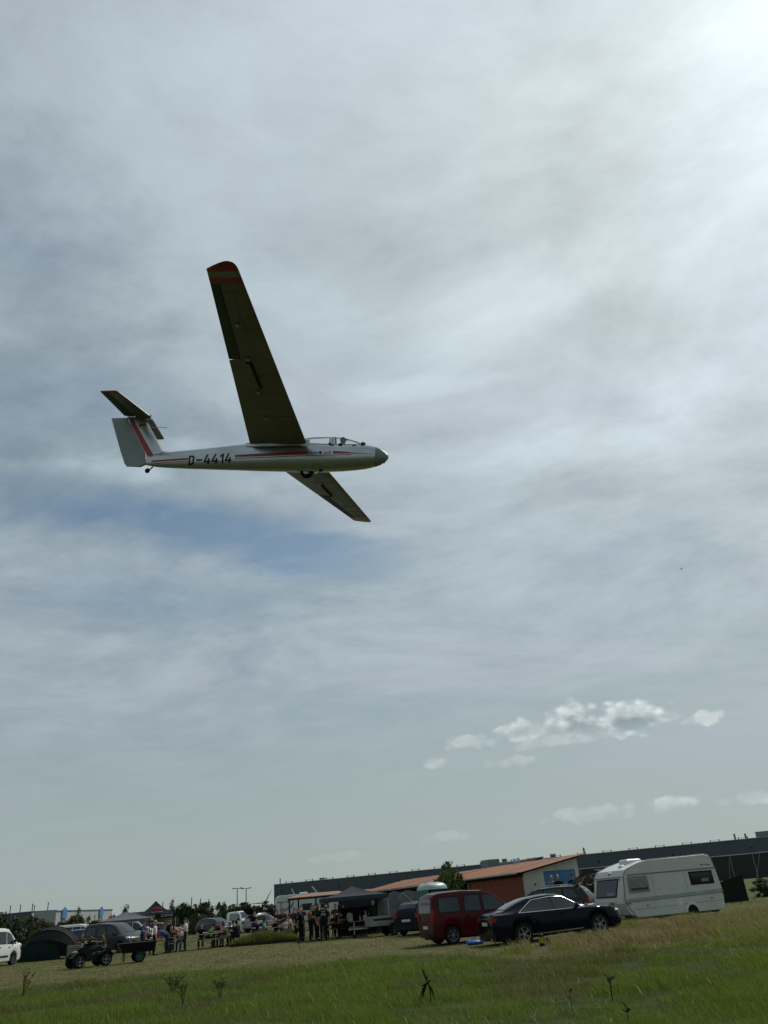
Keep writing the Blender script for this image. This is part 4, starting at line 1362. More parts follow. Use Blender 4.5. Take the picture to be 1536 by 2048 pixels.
def make_box_trailer():
    A = at(748, 1862, .35)
    root = empty('box_trailer', (-1.75, 48.0, 0), R(180 + 18), 'silver single axle box trailer beside the dark blue hatchback', 'trailer')
    ms = mat('galvanised', (0.30, 0.33, 0.33), .45, .5, .12, 4)
    L, W, z0, z1 = 2.2, 1.25, .52, .98
    for y0 in (-W / 2, W / 2):
        sdp = MB().box((0, y0, (z0 + z1) / 2), (L, .03, z1 - z0)).build('side_panel', ms, root, None)
        MB().box((.25, y0 + math.copysign(.018, y0), z0 + .30), (L * .62, .012, .10)).build('dark_stripe', M_TRIM, sdp, None)
        MB().box((-L / 4, y0 + math.copysign(.025, y0), (z0 + z1) / 2), (.05, .02, z1 - z0)).build('rib', ms, sdp, None)
    for xx in (-L / 2, L / 2):
        MB().box((xx, 0, (z0 + z1) / 2), (.03, W - .04, z1 - z0 - .01)).build('end_panel', ms, root, None)
    MB().box((0, 0, z0 - .03), (L, W - .1, .04)).build('floor_plate', M_TRIM, root, None)
    MB().bar((L / 2, 0, .46), (L / 2 + 1.1, 0, .46), .07).build('drawbar', M_STEEL, root)
    MB().tube([(L / 2 + .8, .1, .18), (L / 2 + .8, .1, .8)], .03, 8).build('jockey_post', M_STEEL, root)
    MB().lathe([(.02, -.03), (.1, -.03), (.1, .03), (.02, .03)], (L / 2 + .8, .1, .1), n=14).build('jockey_wheel', M_RUBBER, root)
    for sd_ in (-1, 1):
        add_wheel(root, -.15, sd_ * (W / 2 + .1), .28, .15, 5, M_ALLOY)
        f = MB()
        f.loft([[(-.15 + .36 * math.cos(t), sd_ * (W / 2 + yy), .28 + .34 * math.sin(t)) for yy in (.02, .2)] + [(-.15 + .34 * math.cos(t), sd_ * (W / 2 + yy), .28 + .32 * math.sin(t)) for yy in (.2, .02)] for t in np.linspace(R(10), R(170), 8)])
        f.build('mudguard', M_TRIM, root)


make_box_trailer()

# ---------------------------------------------------------------- people
def remesh(mb, voxel, name):
    me = mb.mesh(name)
    o = bpy.data.objects.new(name, me)
    col.objects.link(o)
    md = o.modifiers.new('r', 'REMESH')
    md.mode = 'VOXEL'
    md.voxel_size = voxel
    sm = o.modifiers.new('s', 'SMOOTH')
    sm.iterations = 2
    sm.factor = .5
    dg = bpy.context.evaluated_depsgraph_get()
    out = bpy.data.meshes.new_from_object(o.evaluated_get(dg))
    for p in out.polygons:
        p.use_smooth = True
    bpy.data.objects.remove(o)
    bpy.data.meshes.remove(me)
    out.name = name
    return out


def limb(mb, pts, rad, n=10):
    mb.tube(pts, rad, n)
    for p, r_ in zip(pts, rad):
        mb.ball(p, r_, 10, 6)


def figure(key, hip, chest, neck, head_dir, arms, legs, cap=False):
    """joint positions -> body, shirt, trousers, shoes, hair meshes. faces +x"""
    V = Vector
    hip, chest, neck = V(hip), V(chest), V(neck)
    hd = V(head_dir).normalized()
    head = neck + hd * .15
    up = hd
    fwd = (V((1, 0, 0)) - up * up.x).normalized()
    lat = up.cross(fwd)
    H = Matrix((fwd, lat, up)).transposed().to_4x4()
    H.translation = head
    body, shirt, tro, hair = (MB() for _ in range(4))
    shoes_, eyes_ = [MB(), MB()], [MB(), MB()]
    # head: skull, jaw, nose, brow, ears
    body.ball((0, 0, .015), (.095, .075, .112), 14, 10, H)
    body.ball((.03, 0, -.065), (.062, .055, .06), 12, 8, H)
    body.ball((.098, 0, -.018), (.022, .014, .026), 8, 6, H)
    body.ball((.080, 0, .030), (.022, .052, .016), 8, 6, H)
    body.ball((.088, 0, -.068), (.014, .026, .012), 8, 6, H)
    for sd_ in (-1, 1):
        body.ball((0, sd_ * .078, -.01), (.022, .012, .032), 8, 6, H)
        eyes_[sd_ > 0].ball((.086, sd_ * .030, .008), .011, 8, 6, H)
    if cap:
        hair.ball((-.005, 0, .045), (.104, .086, .088), 14, 8, H)
        hair.loft([[H @ V(q) for q in ((.05, -.075, .055), (.05, .075, .055), (.05, .075, .067), (.05, -.075, .067))], [H @ V(q) for q in ((.185, -.045, .040), (.185, .045, .040), (.185, .045, .050), (.185, -.045, .050))]])
    else:
        hair.ball((-.018, 0, .045), (.098, .086, .098), 14, 8, H)
        hair.ball((-.050, 0, -.02), (.062, .074, .085), 12, 8, H)
    limb(body, [neck - (neck - chest) * .2, neck + hd * .09], [.06, .055])
    t = (chest - hip)
    lat0 = V((0, 1, 0))
    for m_, g in ((body, 0), (shirt, .014)):
        for u, rx, ry in ((-.02, .115, .165), (.25, .105, .150), (.55, .112, .160), (.85, .118, .178), (1.08, .105, .175)):
            c = hip + t * u
            m_.ball(c, (rx + g, ry + g, .13 + g), 14, 8)
        m_.ball(chest.lerp(neck, .55), (.075 + g, .12 + g, .07 + g), 12, 8)
    for sd_, (el, wr, hand) in zip((-1, 1), arms):
        sh = chest + lat0 * (sd_ * .195) + (neck - chest) * .30
        el, wr, hand = V(el), V(wr), V(hand)
        limb(body, [sh, el], [.055, .043])
        limb(body, [el, wr], [.042, .029])
        limb(shirt, [chest + lat0 * (sd_ * .14) + (neck - chest) * .3, sh], [.085, .076])
        limb(shirt, [sh, sh.lerp(el, .80)], [.074, .062])
        d_ = (hand - wr).normalized()
        x_ = d_.cross(V((0, 0, 1)))
        x_ = V((0, 1, 0)) if x_.length < .2 else x_.normalized()
        palm = wr + d_ * .055
        limb(body, [wr, palm], [.028, .034])
        body.ball(palm + d_ * .02, (.036, .036, .036), 10, 6)
        nrm = d_.cross(x_)
        for q, ln in zip((-.030, -.010, .010, .030), (.062, .075, .072, .056)):
            a0 = palm + d_ * .03 + x_ * q
            a1 = a0 + d_ * ln * .55
            a2 = a1 + d_ * ln * .35 + nrm * .02
            limb(body, [a0, a1, a2], [.0105, .0095, .009], 6)
        b0 = palm + x_ * -.03
        limb(body, [b0, b0 + x_ * -.025 + d_ * .02, b0 + x_ * -.035 + d_ * .05], [.0125, .0115, .010], 6)
    for sd_, (kn, an, toe) in zip((-1, 1), legs):
        hj = hip + V((0, sd_ * .095, -.03))
        kn, an, toe = V(kn), V(an), V(toe)
        limb(body, [hj, kn], [.082, .055])
        limb(body, [kn, kn.lerp(an, .3), an], [.054, .055, .036])
        limb(tro, [hip + V((0, sd_ * .06, .03)), hj, kn], [.12, .104, .072])
        limb(tro, [kn, an + (kn - an) * .06], [.072, .058])
        f = (toe - an)
        limb(body, [an, an.lerp(toe, .75)], [.036, .030])
        limb(shoes_[sd_ > 0], [an + V((0, 0, -.03)) - f * .12, an.lerp(toe, .5) + V((0, 0, -.025)), toe], [.046, .046, .036])
    tro.ball(hip + V((0, 0, .02)), (.128, .178, .12), 14, 8)
    out = dict(body=remesh(body, .0125, key + '_body'), shirt=remesh(shirt, .02, key + '_shirt'), trousers=remesh(tro, .02, key + '_trousers')
    )
    for q in (0, 1):
        out['shoe%d' % q] = remesh(shoes_[q], .016, key + '_shoe')
        out['eye%d' % q] = eyes_[q].mesh(key + '_eye', None, 60)
    out['cap' if cap else 'hair'] = hair.mesh(key + '_hair', None, 60)
    return out


POSES = {}
_hang = (((.02, -.27, 1.10), (.08, -.27, .86), (.11, -.26, .76)), ((.02, .27, 1.10), (.08, .27, .86), (.11, .26, .76)))
_legs = (((.03, -.11, .50), (.0, -.12, .09), (.17, -.14, .035)), ((.02, .11, .50), (-.02, .12, .09), (.15, .15, .035)))
_step = (((.14, -.11, .52), (.10, -.12, .09), (.27, -.13, .035)), ((-.06, .11, .50), (-.20, .12, .11), (-.05, .14, .035)))
_fold = (((.08, -.27, 1.14), (.30, -.16, 1.10), (.38, -.08, 1.12)), ((.08, .27, 1.14), (.28, .12, 1.16), (.36, .04, 1.18)))
_reach = (((.12, -.28, 1.16), (.36, -.26, 1.12), (.45, -.24, 1.08)), ((.0, .27, 1.10), (.06, .29, .86), (.09, .28, .77)))
_sitl = (((.44, -.12, .50), (.42, -.12, .09), (.58, -.13, .035)), ((.44, .12, .50), (.46, .12, .09), (.62, .13, .035)))
_tab = (((.14, -.29, .82), (.38, -.20, .82), (.47, -.17, .82)), ((.14, .29, .82), (.36, .18, .83), (.45, .14, .83)))
_cup = (((.12, -.29, .82), (.34, -.18, .94), (.40, -.12, 1.02)), ((.14, .29, .82), (.38, .20, .82), (.47, .17, .82)))
for cp in (False, True):
    s_ = '_cap' if cp else ''
    POSES['stand' + s_] = figure('stand' + s_, (0, 0, .95), (.01, 0, 1.30), (0, 0, 1.47), (.08, 0, 1), _hang, _legs, cp)
    POSES['reach' + s_] = figure('reach' + s_, (0, 0, .95), (.04, 0, 1.29), (.05, 0, 1.46), (.2, 0, 1), _reach, _step, cp)
    POSES['fold' + s_] = figure('fold' + s_, (0, 0, .95), (.0, 0, 1.30), (.0, 0, 1.47), (.12, 0, 1), _fold, _legs, cp)
    POSES['sit' + s_] = figure('sit' + s_, (0, 0, .55), (.07, 0, .90), (.10, 0, 1.07), (.15, 0, 1), _tab, _sitl, cp)
    POSES['lean' + s_] = figure('lean' + s_, (0, 0, .55), (.20, 0, .86), (.28, 0, 1.00), (.5, 0, 1), _cup, _sitl, cp)
POSES['bend'] = figure('bend', (0, 0, .92), (.28, 0, 1.13), (.40, 0, 1.22), (.9, 0, .6), (((.36, -.26, .95), (.52, -.22, .80), (.60, -.2, .76)), ((.36, .26, .95), (.52, .20, .80), (.60, .17, .76))), _step)
POSES['pilot_cap'] = figure('pilot_cap', (-.30, 0, .14), (-.34, 0, .42), (-.31, 0, .56), (.06, 0, 1), (((-.18, -.24, .26), (.05, -.15, .22), (.14, -.10, .22)), ((-.18, .24, .26), (.05, .15, .22), (.14, .10, .22))),
                            (((.12, -.13, .30), (.46, -.11, .10), (.60, -.11, .16)), ((.12, .13, .30), (.46, .11, .10), (.60, .11, .16))), True)
CLOTH = dict(blue=(.022, .050, .17), navy=(.015, .022, .06), white=(.62, .62, .60), black=(.012, .012, .013), red=(.10, .012, .016), green=(.02, .25, .06), dgreen=(.012, .075, .035), teal=(.10, .24, .25), grey=(.16, .17, .18),
             camo=(.07, .075, .035), beige=(.34, .29, .22), orange=(.20, .065, .012), jeans=(.05, .075, .13), brown=(.07, .045, .028), khaki=(.19, .17, .10), plaid=(.28, .27, .24), charcoal=(.035, .036, .038))
HAIR = dict(dark=(.014, .010, .008), blond=(.42, .29, .13), auburn=(.14, .045, .016), grey=(.30, .30, .29), brown=(.05, .028, .014))
SKIN = mat('skin', (.42, .23, .155), .55, 0, .06, 20)
n_people = 0


def cloth(c):
    return mat('cloth_' + c, CLOTH[c], .9, 0, .14, 9, bump=.25, bscale=45)


def person(pose, loc, face, top, legs, hair, label, h=1.0, shoes='black', parent_z=0.0):
    """face: compass direction in degrees the person looks towards (0 = +x, 90 = away from the camera)"""
    ms = POSES[pose]
    root = empty('person', loc, R(face), label, 'person', 'people at the airfield fete')
    root.scale = (h, h, h)
    for nm, me in ms.items():
        nm = nm.rstrip('01')
        o = bpy.data.objects.new(nm, me)
        col.objects.link(o)
        o.parent = root
        if not me.materials:
            me.materials.append(None)
        m_ = {'body': SKIN, 'shirt': cloth(top), 'trousers': cloth(legs), 'shoe': cloth(shoes), 'eye': M_BLACK}.get(nm)
        if m_ is None:
            m_ = cloth(hair) if nm == 'cap' else mat('hair_' + hair, HAIR[hair], .6, 0, .2, 25)
        o.material_slots[0].link = 'OBJECT'
        o.material_slots[0].material = m_
    return root


def here(px_, py_):
    q = at(px_, py_)
    return (q.x, q.y, 0)


# pilot, seated inside the glider
pil = person('pilot_cap', (0, 0, 0), 0, 'charcoal', 'jeans', 'black', 'pilot in a dark cap sitting under the glider canopy', .88)
pil.matrix_world = glider.matrix_basis @ Matrix.Translation((-1.18, 0, -.11)) @ Matrix.Scale(.90, 4)

# around the left tables
person('reach_cap', here(283, 1911), -8, 'blue', 'navy', 'camo', 'man in blue shirt and camouflage cap reaching over the table', 1.04)
person('stand', here(307, 1911), 20, 'white', 'black', 'blond', 'blond woman in white tee shirt and black trousers, standing', .98)
person('sit', (-14.55, 50.9, 0), -70, 'brown', 'jeans', 'auburn', 'auburn haired person seated behind the woman in white')
person('lean', (-13.95, 51.1, 0), -100, 'white', 'jeans', 'blond', 'blond person in white seated beside the auburn haired one')
person('bend', (-14.3, 49.3, 0), 175, 'blue', 'navy', 'dark', 'dark haired person in blue bending over in front of the table', .93)
person('fold_cap', (-13.55, 50.3, 0), 200, 'white', 'charcoal', 'blue', 'man in white tee shirt and pale blue cap standing by the table', .97)
person('sit', (-13.0, 52.0, 0), -85, 'black', 'charcoal', 'brown', 'person in black tee shirt sitting alone, facing the camera')
person('lean_cap', (-12.95, 53.0, 0), 10, 'green', 'black', 'black', 'man in bright green tee shirt and black hat on the bench')
person('sit', (-12.0, 53.6, 0), 200, 'red', 'charcoal', 'dark', 'person in dark red shirt opposite the bright green tee shirt')
person('sit_cap', (-11.35, 53.4, 0), -120, 'dgreen', 'black', 'black', 'person in dark green shirt and black cap at the table')
person('lean', (-11.5, 52.3, 0), 160, 'camo', 'khaki', 'brown', 'person in camouflage crouching on the near bench')
person('sit', (-10.9, 52.2, 0), 150, 'black', 'black', 'dark', 'person all in black on the near bench beside the camouflage one')
person('sit', (-9.55, 53.2, 0), 5, 'teal', 'charcoal', 'dark', 'dark haired person in pale teal tee shirt at the middle table')
person('lean', (-8.95, 54.6, 0), -90, 'black', 'jeans', 'blond', 'blond person in black behind the middle table')
person('sit', (-8.15, 54.7, 0), -95, 'red', 'charcoal', 'brown', 'person in maroon jumper behind the middle table')
person('lean', (-8.15, 53.0, 0), 100, 'plaid', 'black', 'dark', 'person in pale checked shirt with back to us at the middle table')
person('stand', (-10.4, 64.0, 0), -60, 'red', 'black', 'dark', 'person in dark red standing left of the blue clad one', 1.0)
person('fold', (-9.95, 63.0, 0), -80, 'blue', 'jeans', 'dark', 'person in blue jacket and jeans standing before the motorhome', 1.02)
person('sit', (-7.65, 52.2, 0), 190, 'beige', 'khaki', 'brown', 'person in beige jumper sitting by the grassy mound', 1.08)
person('stand', here(603, 1883), 150, 'black', 'black', 'blond', 'blond woman in black standing at the end of the mound', .96)
person('fold', (-7.35, 54.6, 0), -80, 'charcoal', 'jeans', 'dark', 'tall person in charcoal behind the beige jumper', 1.06)
person('stand', (-6.7, 55.4, 0), -100, 'black', 'charcoal', 'dark', 'person in black jacket under the canopy edge', 1.04)
person('fold', (-6.25, 53.8, 0), 170, 'navy', 'charcoal', 'brown', 'person in navy hoodie between canopy and gazebo', 1.02)
person('fold', here(621, 1882), 10, 'orange', 'black', 'dark', 'person in rust orange jacket and black trousers', 1.02)
person('stand_cap', here(634, 1881), -10, 'dgreen', 'black', 'dgreen', 'tall person in green jacket and green cap', 1.10)
jk = person('stand', here(648, 1882), 100, 'black', 'black', 'dark', 'person in black jacket with white bicycle print, seen from behind', 1.06)
bp = MB()
for c_ in (-.075, .075):
    bp.tube([(-.150, c_ + .045 * math.cos(t), 1.20 + .045 * math.sin(t)) for t in np.linspace(0, 2 * math.pi, 13)], .008, 5)
bp.tube([(-.150, -.075, 1.20), (-.150, -.03, 1.28), (-.150, .05, 1.28), (-.150, .075, 1.20)], .008, 5)
bp.tube([(-.150, -.03, 1.28), (-.150, .0, 1.20), (-.150, .05, 1.28)], .008, 5)
bp.build('bicycle_print', mat('print_white', (.55, .55, .53), .8), jk)
ln_ = MB().tube([(-.150, -.11, 1.35), (-.150, .11, 1.35)], .012, 5).build('print_bar', MATS['print_white'], jk)
person('lean', (-4.15, 50.6, 0), 185, 'black', 'black', 'dark', 'person in black leaning over the table inside the grey gazebo', 1.12)
person('sit', (-5.0, 51.2, 0), -60, 'charcoal', 'black', 'brown', 'person in charcoal seated at the left of the grey gazebo')
person('sit', (-3.1, 52.0, 0), -110, 'black', 'charcoal', 'dark', 'person in black at the right of the grey gazebo')
person('fold', (-9.1, 57.5, 0), -70, 'charcoal', 'jeans', 'dark', 'person in charcoal standing behind the middle table', 1.0)
person('stand', (-8.4, 58.6, 0), -110, 'brown', 'black', 'dark', 'person in brown standing behind the maroon jumper', 1.02)
person('sit', (-10.2, 54.4, 0), -70, 'navy', 'charcoal', 'dark', 'person in navy at the left end of the middle table')
person('stand', (-5.55, 52.2, 0), -120, 'charcoal', 'black', 'grey', 'grey haired person just inside the grey gazebo', 1.0)
person('stand', (-2.75, 53.2, 0), -90, 'brown', 'charcoal', 'dark', 'person in brown standing at the back of the grey gazebo', 1.03)
person('sit', (-15.9, 50.6, 0), -60, 'charcoal', 'jeans', 'brown', 'person in charcoal seated left of the blue shirted man')
person('sit', (-6.3, 57.3, 0), -90, 'black', 'jeans', 'dark', 'person in black seated under the canopy edge')
for i_, (x_, y_, ps_, fc_, tp_, lg_, hr_, lb_) in enumerate((
        (-12.6, 54.9, 'sit', -80, 'black', 'jeans', 'dark', 'person in black behind the dark red shirt'),
        (-11.9, 55.2, 'lean', -100, 'charcoal', 'black', 'brown', 'brown haired person in charcoal behind the dark green shirt'),
        (-10.7, 56.4, 'fold', -60, 'black', 'charcoal', 'dark', 'person in black standing in front of the slate blue estate car'),
        (-9.4, 60.2, 'stand', -100, 'charcoal', 'black', 'brown', 'person in charcoal standing near the open tailgate car'),
        (-7.9, 56.8, 'stand', -60, 'navy', 'black', 'dark', 'person in navy standing behind the pale checked shirt'),
        (-7.1, 58.9, 'fold', -120, 'black', 'jeans', 'dark', 'person in black by the left canopy post'),
        (-6.0, 56.0, 'stand_cap', -80, 'camo', 'khaki', 'camo', 'person in camouflage jacket and cap under the canopy'),
        (-5.2, 54.6, 'fold', -100, 'brown', 'black', 'dark', 'person in brown behind the green capped one'),
        (-4.6, 53.4, 'stand', -70, 'black', 'black', 'brown', 'person in black standing behind the gazebo table'),
        (-14.9, 51.9, 'stand', -110, 'black', 'charcoal', 'brown', 'brown haired person in black behind the auburn one'),
        (-7.2, 53.3, 'sit', 170, 'charcoal', 'black', 'dark', 'person in charcoal seated right of the beige jumper'))):
    person(ps_, (x_, y_, 0), fc_, tp_, lg_, hr_, lb_, .97 + .02 * (i_ % 4))
# by the tent
person('sit', (-21.7, 55.7, 0), -60, 'camo', 'camo', 'brown', 'person in camouflage sitting beside the dark tent')
person('lean', (-21.0, 56.3, 0), -120, 'brown', 'charcoal', 'dark', 'person in brown leaning over the folding table by the tent')
person('sit_cap', (-19.0, 52.4, 0), 200, 'camo', 'khaki', 'camo', 'person in camouflage and cap sitting behind the quad bike')
# by the blue doors of the shed (standing on the loading step)
for (q, dy, top_, hr, lb, ps) in ((1108, 47.9, 'grey', 'grey', 'grey haired person in grey by the left blue door', 'stand'), (1121, 47.0, 'black', 'grey', 'grey haired person in black by the middle of the blue doors', 'fold'),
                          (1150, 47.6, 'navy', 'navy', 'person in navy cap above the raised tailgate', 'stand_cap'), (1188, 46.8, 'charcoal', 'brown', 'person in charcoal right of the blue doors', 'fold')):
    v = far(q, 1790, dy)
    person(ps, (v.x, dy, .55), -95, top_, 'charcoal', hr, lb, .98)

# ---------------------------------------------------------------- beer tables and benches
M_PINE = mat('varnished_pine', (0.34, 0.235, 0.12), .45, 0, .15, 5, coat=.2)
M_LEG = mat('folding_leg_green', (0.03, 0.045, 0.035), .5)


def beer_table(x, y, yaw, label, bench=False, L=2.2):
    z, w = (.48, .26) if bench else (.77, .52)
    root = empty('beer_bench' if bench else 'beer_table', (x, y, 0), R(yaw), label, 'bench' if bench else 'table', 'beer benches on the lawn' if bench else 'beer tables on the lawn')
    nb = 1 if bench else 3
    for q in range(nb):
        bw = w / nb
        MB().box((0, -w / 2 + bw * (q + .5), z - .014), (L, bw - .006, .028)).build('board', M_PINE, root, None)
    for sx in (-L / 2 + .3, L / 2 - .3):
        for sd_ in (-1, 1):
            MB().bar((sx, sd_ * w * .40, z - .03), (sx, sd_ * w * .46, 0), .035).build('leg', M_LEG, root)
        MB().bar((sx, -w * .42, .16), (sx, w * .42, .16), .025).build('crossbar', M_LEG, root)
        MB().bar((sx, 0, .2), (sx * .35, 0, z - .03), .02).build('brace', M_LEG, root)
    return root


sets = [(-15.15, 49.9, 8, 'left table behind the woman in white'), (-12.95, 51.2, 12, 'table in front of the black tee shirt'), (-11.75, 52.9, 9, 'table of the bright green tee shirt'),
        (-8.85, 53.9, 6, 'middle table behind the mound'), (-4.3, 51.3, 6, 'table inside the grey gazebo'), (-6.9, 56.6, 5, 'table under the canopy edge')]
for x, y, yw, nm in sets:
    beer_table(x, y, yw, 'pine topped ' + nm)
    c, s_ = math.cos(R(yw)), math.sin(R(yw))
    for dd, wd in ((-.62, 'near'), (.62, 'far')):
        beer_table(x - s_ * dd, y + c * dd, yw, 'narrow bench on the %s side of the %s' % (wd, nm), True)


def bottle(x, y, z, label, rgb, h=.26, r_=.035):
    root = empty('bottle', (x, y, z), 0, label, 'bottle', 'drinks on the tables')
    MB().lathe([(r_ * .95, 0), (r_, .02), (r_, h * .58), (r_ * .4, h * .75), (r_ * .38, h * .95)], axis='Z', n=12).build('glass_body', mat('bottle_%d' % int(rgb[1] * 1000), rgb, .1), root)
    MB().lathe([(r_ * .46, h * .95), (r_ * .46, h)], axis='Z', n=10).build('cap', M_STEEL, root)


bottle(-12.0, 52.75, .77, 'tall pale bottle in front of the dark red shirt', (.50, .50, .46), .34, .05)
bottle(-8.7, 53.8, .77, 'brown bottle on the middle table', (.10, .045, .015))
bottle(-4.7, 51.1, .77, 'white bottle on the table in the grey gazebo', (.6, .6, .58), .30, .05)
bottle(-3.45, 51.3, .77, 'white squeeze bottle right of the canister', (.58, .58, .55), .32, .05)


def canister(x, y, z, s, label):
    root = empty('canister', (x, y, z), R(8), label, 'canister', 'white containers in the gazebo')
    m_ = mat('white_plastic', (.58, .59, .56), .4, 0, .06, 6)
    shell([(-.13 * s, 0), (.13 * s, 0), (.14 * s, .05 * s), (.14 * s, .30 * s), (.09 * s, .36 * s), (-.09 * s, .36 * s), (-.14 * s, .30 * s), (-.14 * s, .05 * s)], .22 * s, .02, .03).build('body', m_, root)
    MB().lathe([(.035 * s, .35 * s), (.035 * s, .40 * s)], axis='Z', n=12).build('screw_cap', m_, root)


canister(-4.05, 51.2, .77, 1.25, 'large white plastic canister on the gazebo table')
canister(-3.15, 51.2, .77, .8, 'small white container at the end of the gazebo table')

# ---------------------------------------------------------------- tents and gazebos
def gazebo(name, x, y, yaw, W, D, eave, peak, m_, label, valance=.28, sag=.30, post_m=None):
    root = empty(name, (x, y, 0), R(yaw), label, 'gazebo', 'gazebos over the fete')
    hw, hd = W / 2, D / 2
    cor = [(-hw, -hd), (hw, -hd), (hw, hd), (-hw, hd)]
    n = 8
    for i in range(4):
        (ax, ay), (bx, by) = cor[i], cor[(i + 1) % 4]
        vs, fs = [], []
        for a in range(n + 1):
            t = a / n
            zz = lerp(eave, peak, t) - sag * math.sin(math.pi * t) * .5
            for b in range(n + 1):
                u = b / n
                x_, y_ = lerp(ax, bx, u) * (1 - t), lerp(ay, by, u) * (1 - t)
                vs.append((x_, y_, zz - .05 * math.sin(math.pi * u) * math.sin(math.pi * t)))
        for a in range(n):
            for b in range(n):
                q = a * (n + 1) + b
                fs.append((q, q + 1, q + n + 2, q + n + 1))
        MB().add(vs, fs).build('roof_panel', m_, root, 60)
        vl = MB()
        sx = 1.004
        vl.add([(ax * sx, ay * sx, eave + .01), (bx * sx, by * sx, eave + .01), (bx * sx, by * sx, eave - valance), (ax * sx, ay * sx, eave - valance)], [(0, 1, 2, 3)])
        vl.build('valance', m_, root, None)
        MB().bar((ax * .97, ay * .97, 0), (ax * .97, ay * .97, eave), .045).build('post', post_m or M_STEEL, root, None)
        MB().bar((ax * .97, ay * .97, eave - .05), (bx * .97, by * .97, eave - .05), .03).build('rail', post_m or M_STEEL, root, None)
    return root


M_TENTBLACK = mat('black_canvas', (.010, .011, .012), .8, 0, .12, 2, bump=.2, bscale=6)
M_TENTGREY = mat('grey_canvas', (.050, .056, .066), .8, 0, .12, 2, bump=.2, bscale=6)
M_TENTPALE = mat('pale_grey_canvas', (.105, .105, .125), .8, 0, .12, 2, bump=.2, bscale=6)
gz = gazebo('gazebo', -24.6, 80.5, 24, 3.4, 3.4, 2.28, 3.42, M_TENTBLACK, 'black peaked gazebo with red emblem and white lettering', .34, .42)


def text_part(s, size, m_, parent, M, nm='lettering'):
    cu = bpy.data.curves.new(nm, 'FONT')
    cu.body = s
    cu.size = size
    cu.align_x = 'CENTER'
    cu.extrude = .004
    o = bpy.data.objects.new(nm, cu)
    col.objects.link(o)
    me = bpy.data.meshes.new_from_object(o.evaluated_get(bpy.context.evaluated_depsgraph_get()))
    bpy.data.objects.remove(o)
    me.materials.clear()
    me.materials.append(m_)
    p = bpy.data.objects.new(nm, me)
    col.objects.link(p)
    p.parent = parent
    p.matrix_local = M
    return p


MW = mat('white_print', (.55, .56, .56), .7)
MR = mat('red_print', (.30, .02, .03), .7)
up_y = Matrix.Rotation(R(90), 4, 'X')
text_part('CLIMAX', .30, MW, gz, Matrix.Translation((-.75, -1.722, 2.02)) @ up_y)
text_part('CLIMAX', .30, MW, gz, Matrix.Translation((.85, -1.722, 2.02)) @ up_y)
text_part('CLIMAX', .36, MW, gz, Matrix.Translation((1.722, 0, 2.02)) @ Matrix.Rotation(R(90), 4, 'Z') @ up_y)
lt = MB()
lt.tube([(.42 * math.cos(t), -1.20 + .02, 2.66 + .13 * math.sin(t)) for t in np.linspace(0, 2 * math.pi, 21)], .05, 6)
lt.bar((-.36, -1.21, 2.66), (.36, -1.21, 2.66), .06, .10)
lt.build('emblem', MR, gz)
MB().bar((-.5, -1.36, 2.46), (.55, -1.36, 2.46), .03, .05).build('emblem_line', MW, gz)
for q, (ax, m_) in enumerate(((-.9, mat('side_wall_white', (.42, .43, .42), .8)), (1.25, MATS['side_wall_white']))):
    MB().box((ax, 1.6, 1.35), (1.3 - q * .8, .02, 1.1)).build('side_wall', m_, gz, None)
gazebo('gazebo', -24.6, 72.5, 14, 4.2, 3.2, 1.98, 2.60, M_TENTPALE, 'flat grey gazebo roof behind the silver minivan', .18, .10, M_TRIM)
gazebo('gazebo', -3.75, 50.6, 8, 3.9, 3.3, 2.08, 2.64, M_TENTGREY, 'dark grey gazebo full of people beside the silver trailer', .20, .16)
# hanging side wall and things stored in the grey gazebo
sc_ = empty('storage_shelf', (-3.6, 53.2, 0), R(8), 'dark cloth covered shelf at the back of the grey gazebo', 'shelf')
for zz in (.5, 1.0, 1.5):
    MB().box((0, 0, zz), (2.6, .5, .04)).build('shelf_board', M_TRIM, sc_, None)
for sx in (-1.28, 1.28):
    for sy in (-.22, .22):
        MB().box((sx, sy, .85), (.05, .05, 1.7)).build('upright', M_TRIM, sc_, None)
MB().box((0, .27, .95), (2.5, .02, 1.9)).build('back_cloth', mat('shelf_cloth', (.035, .04, .04), .9), sc_, None)


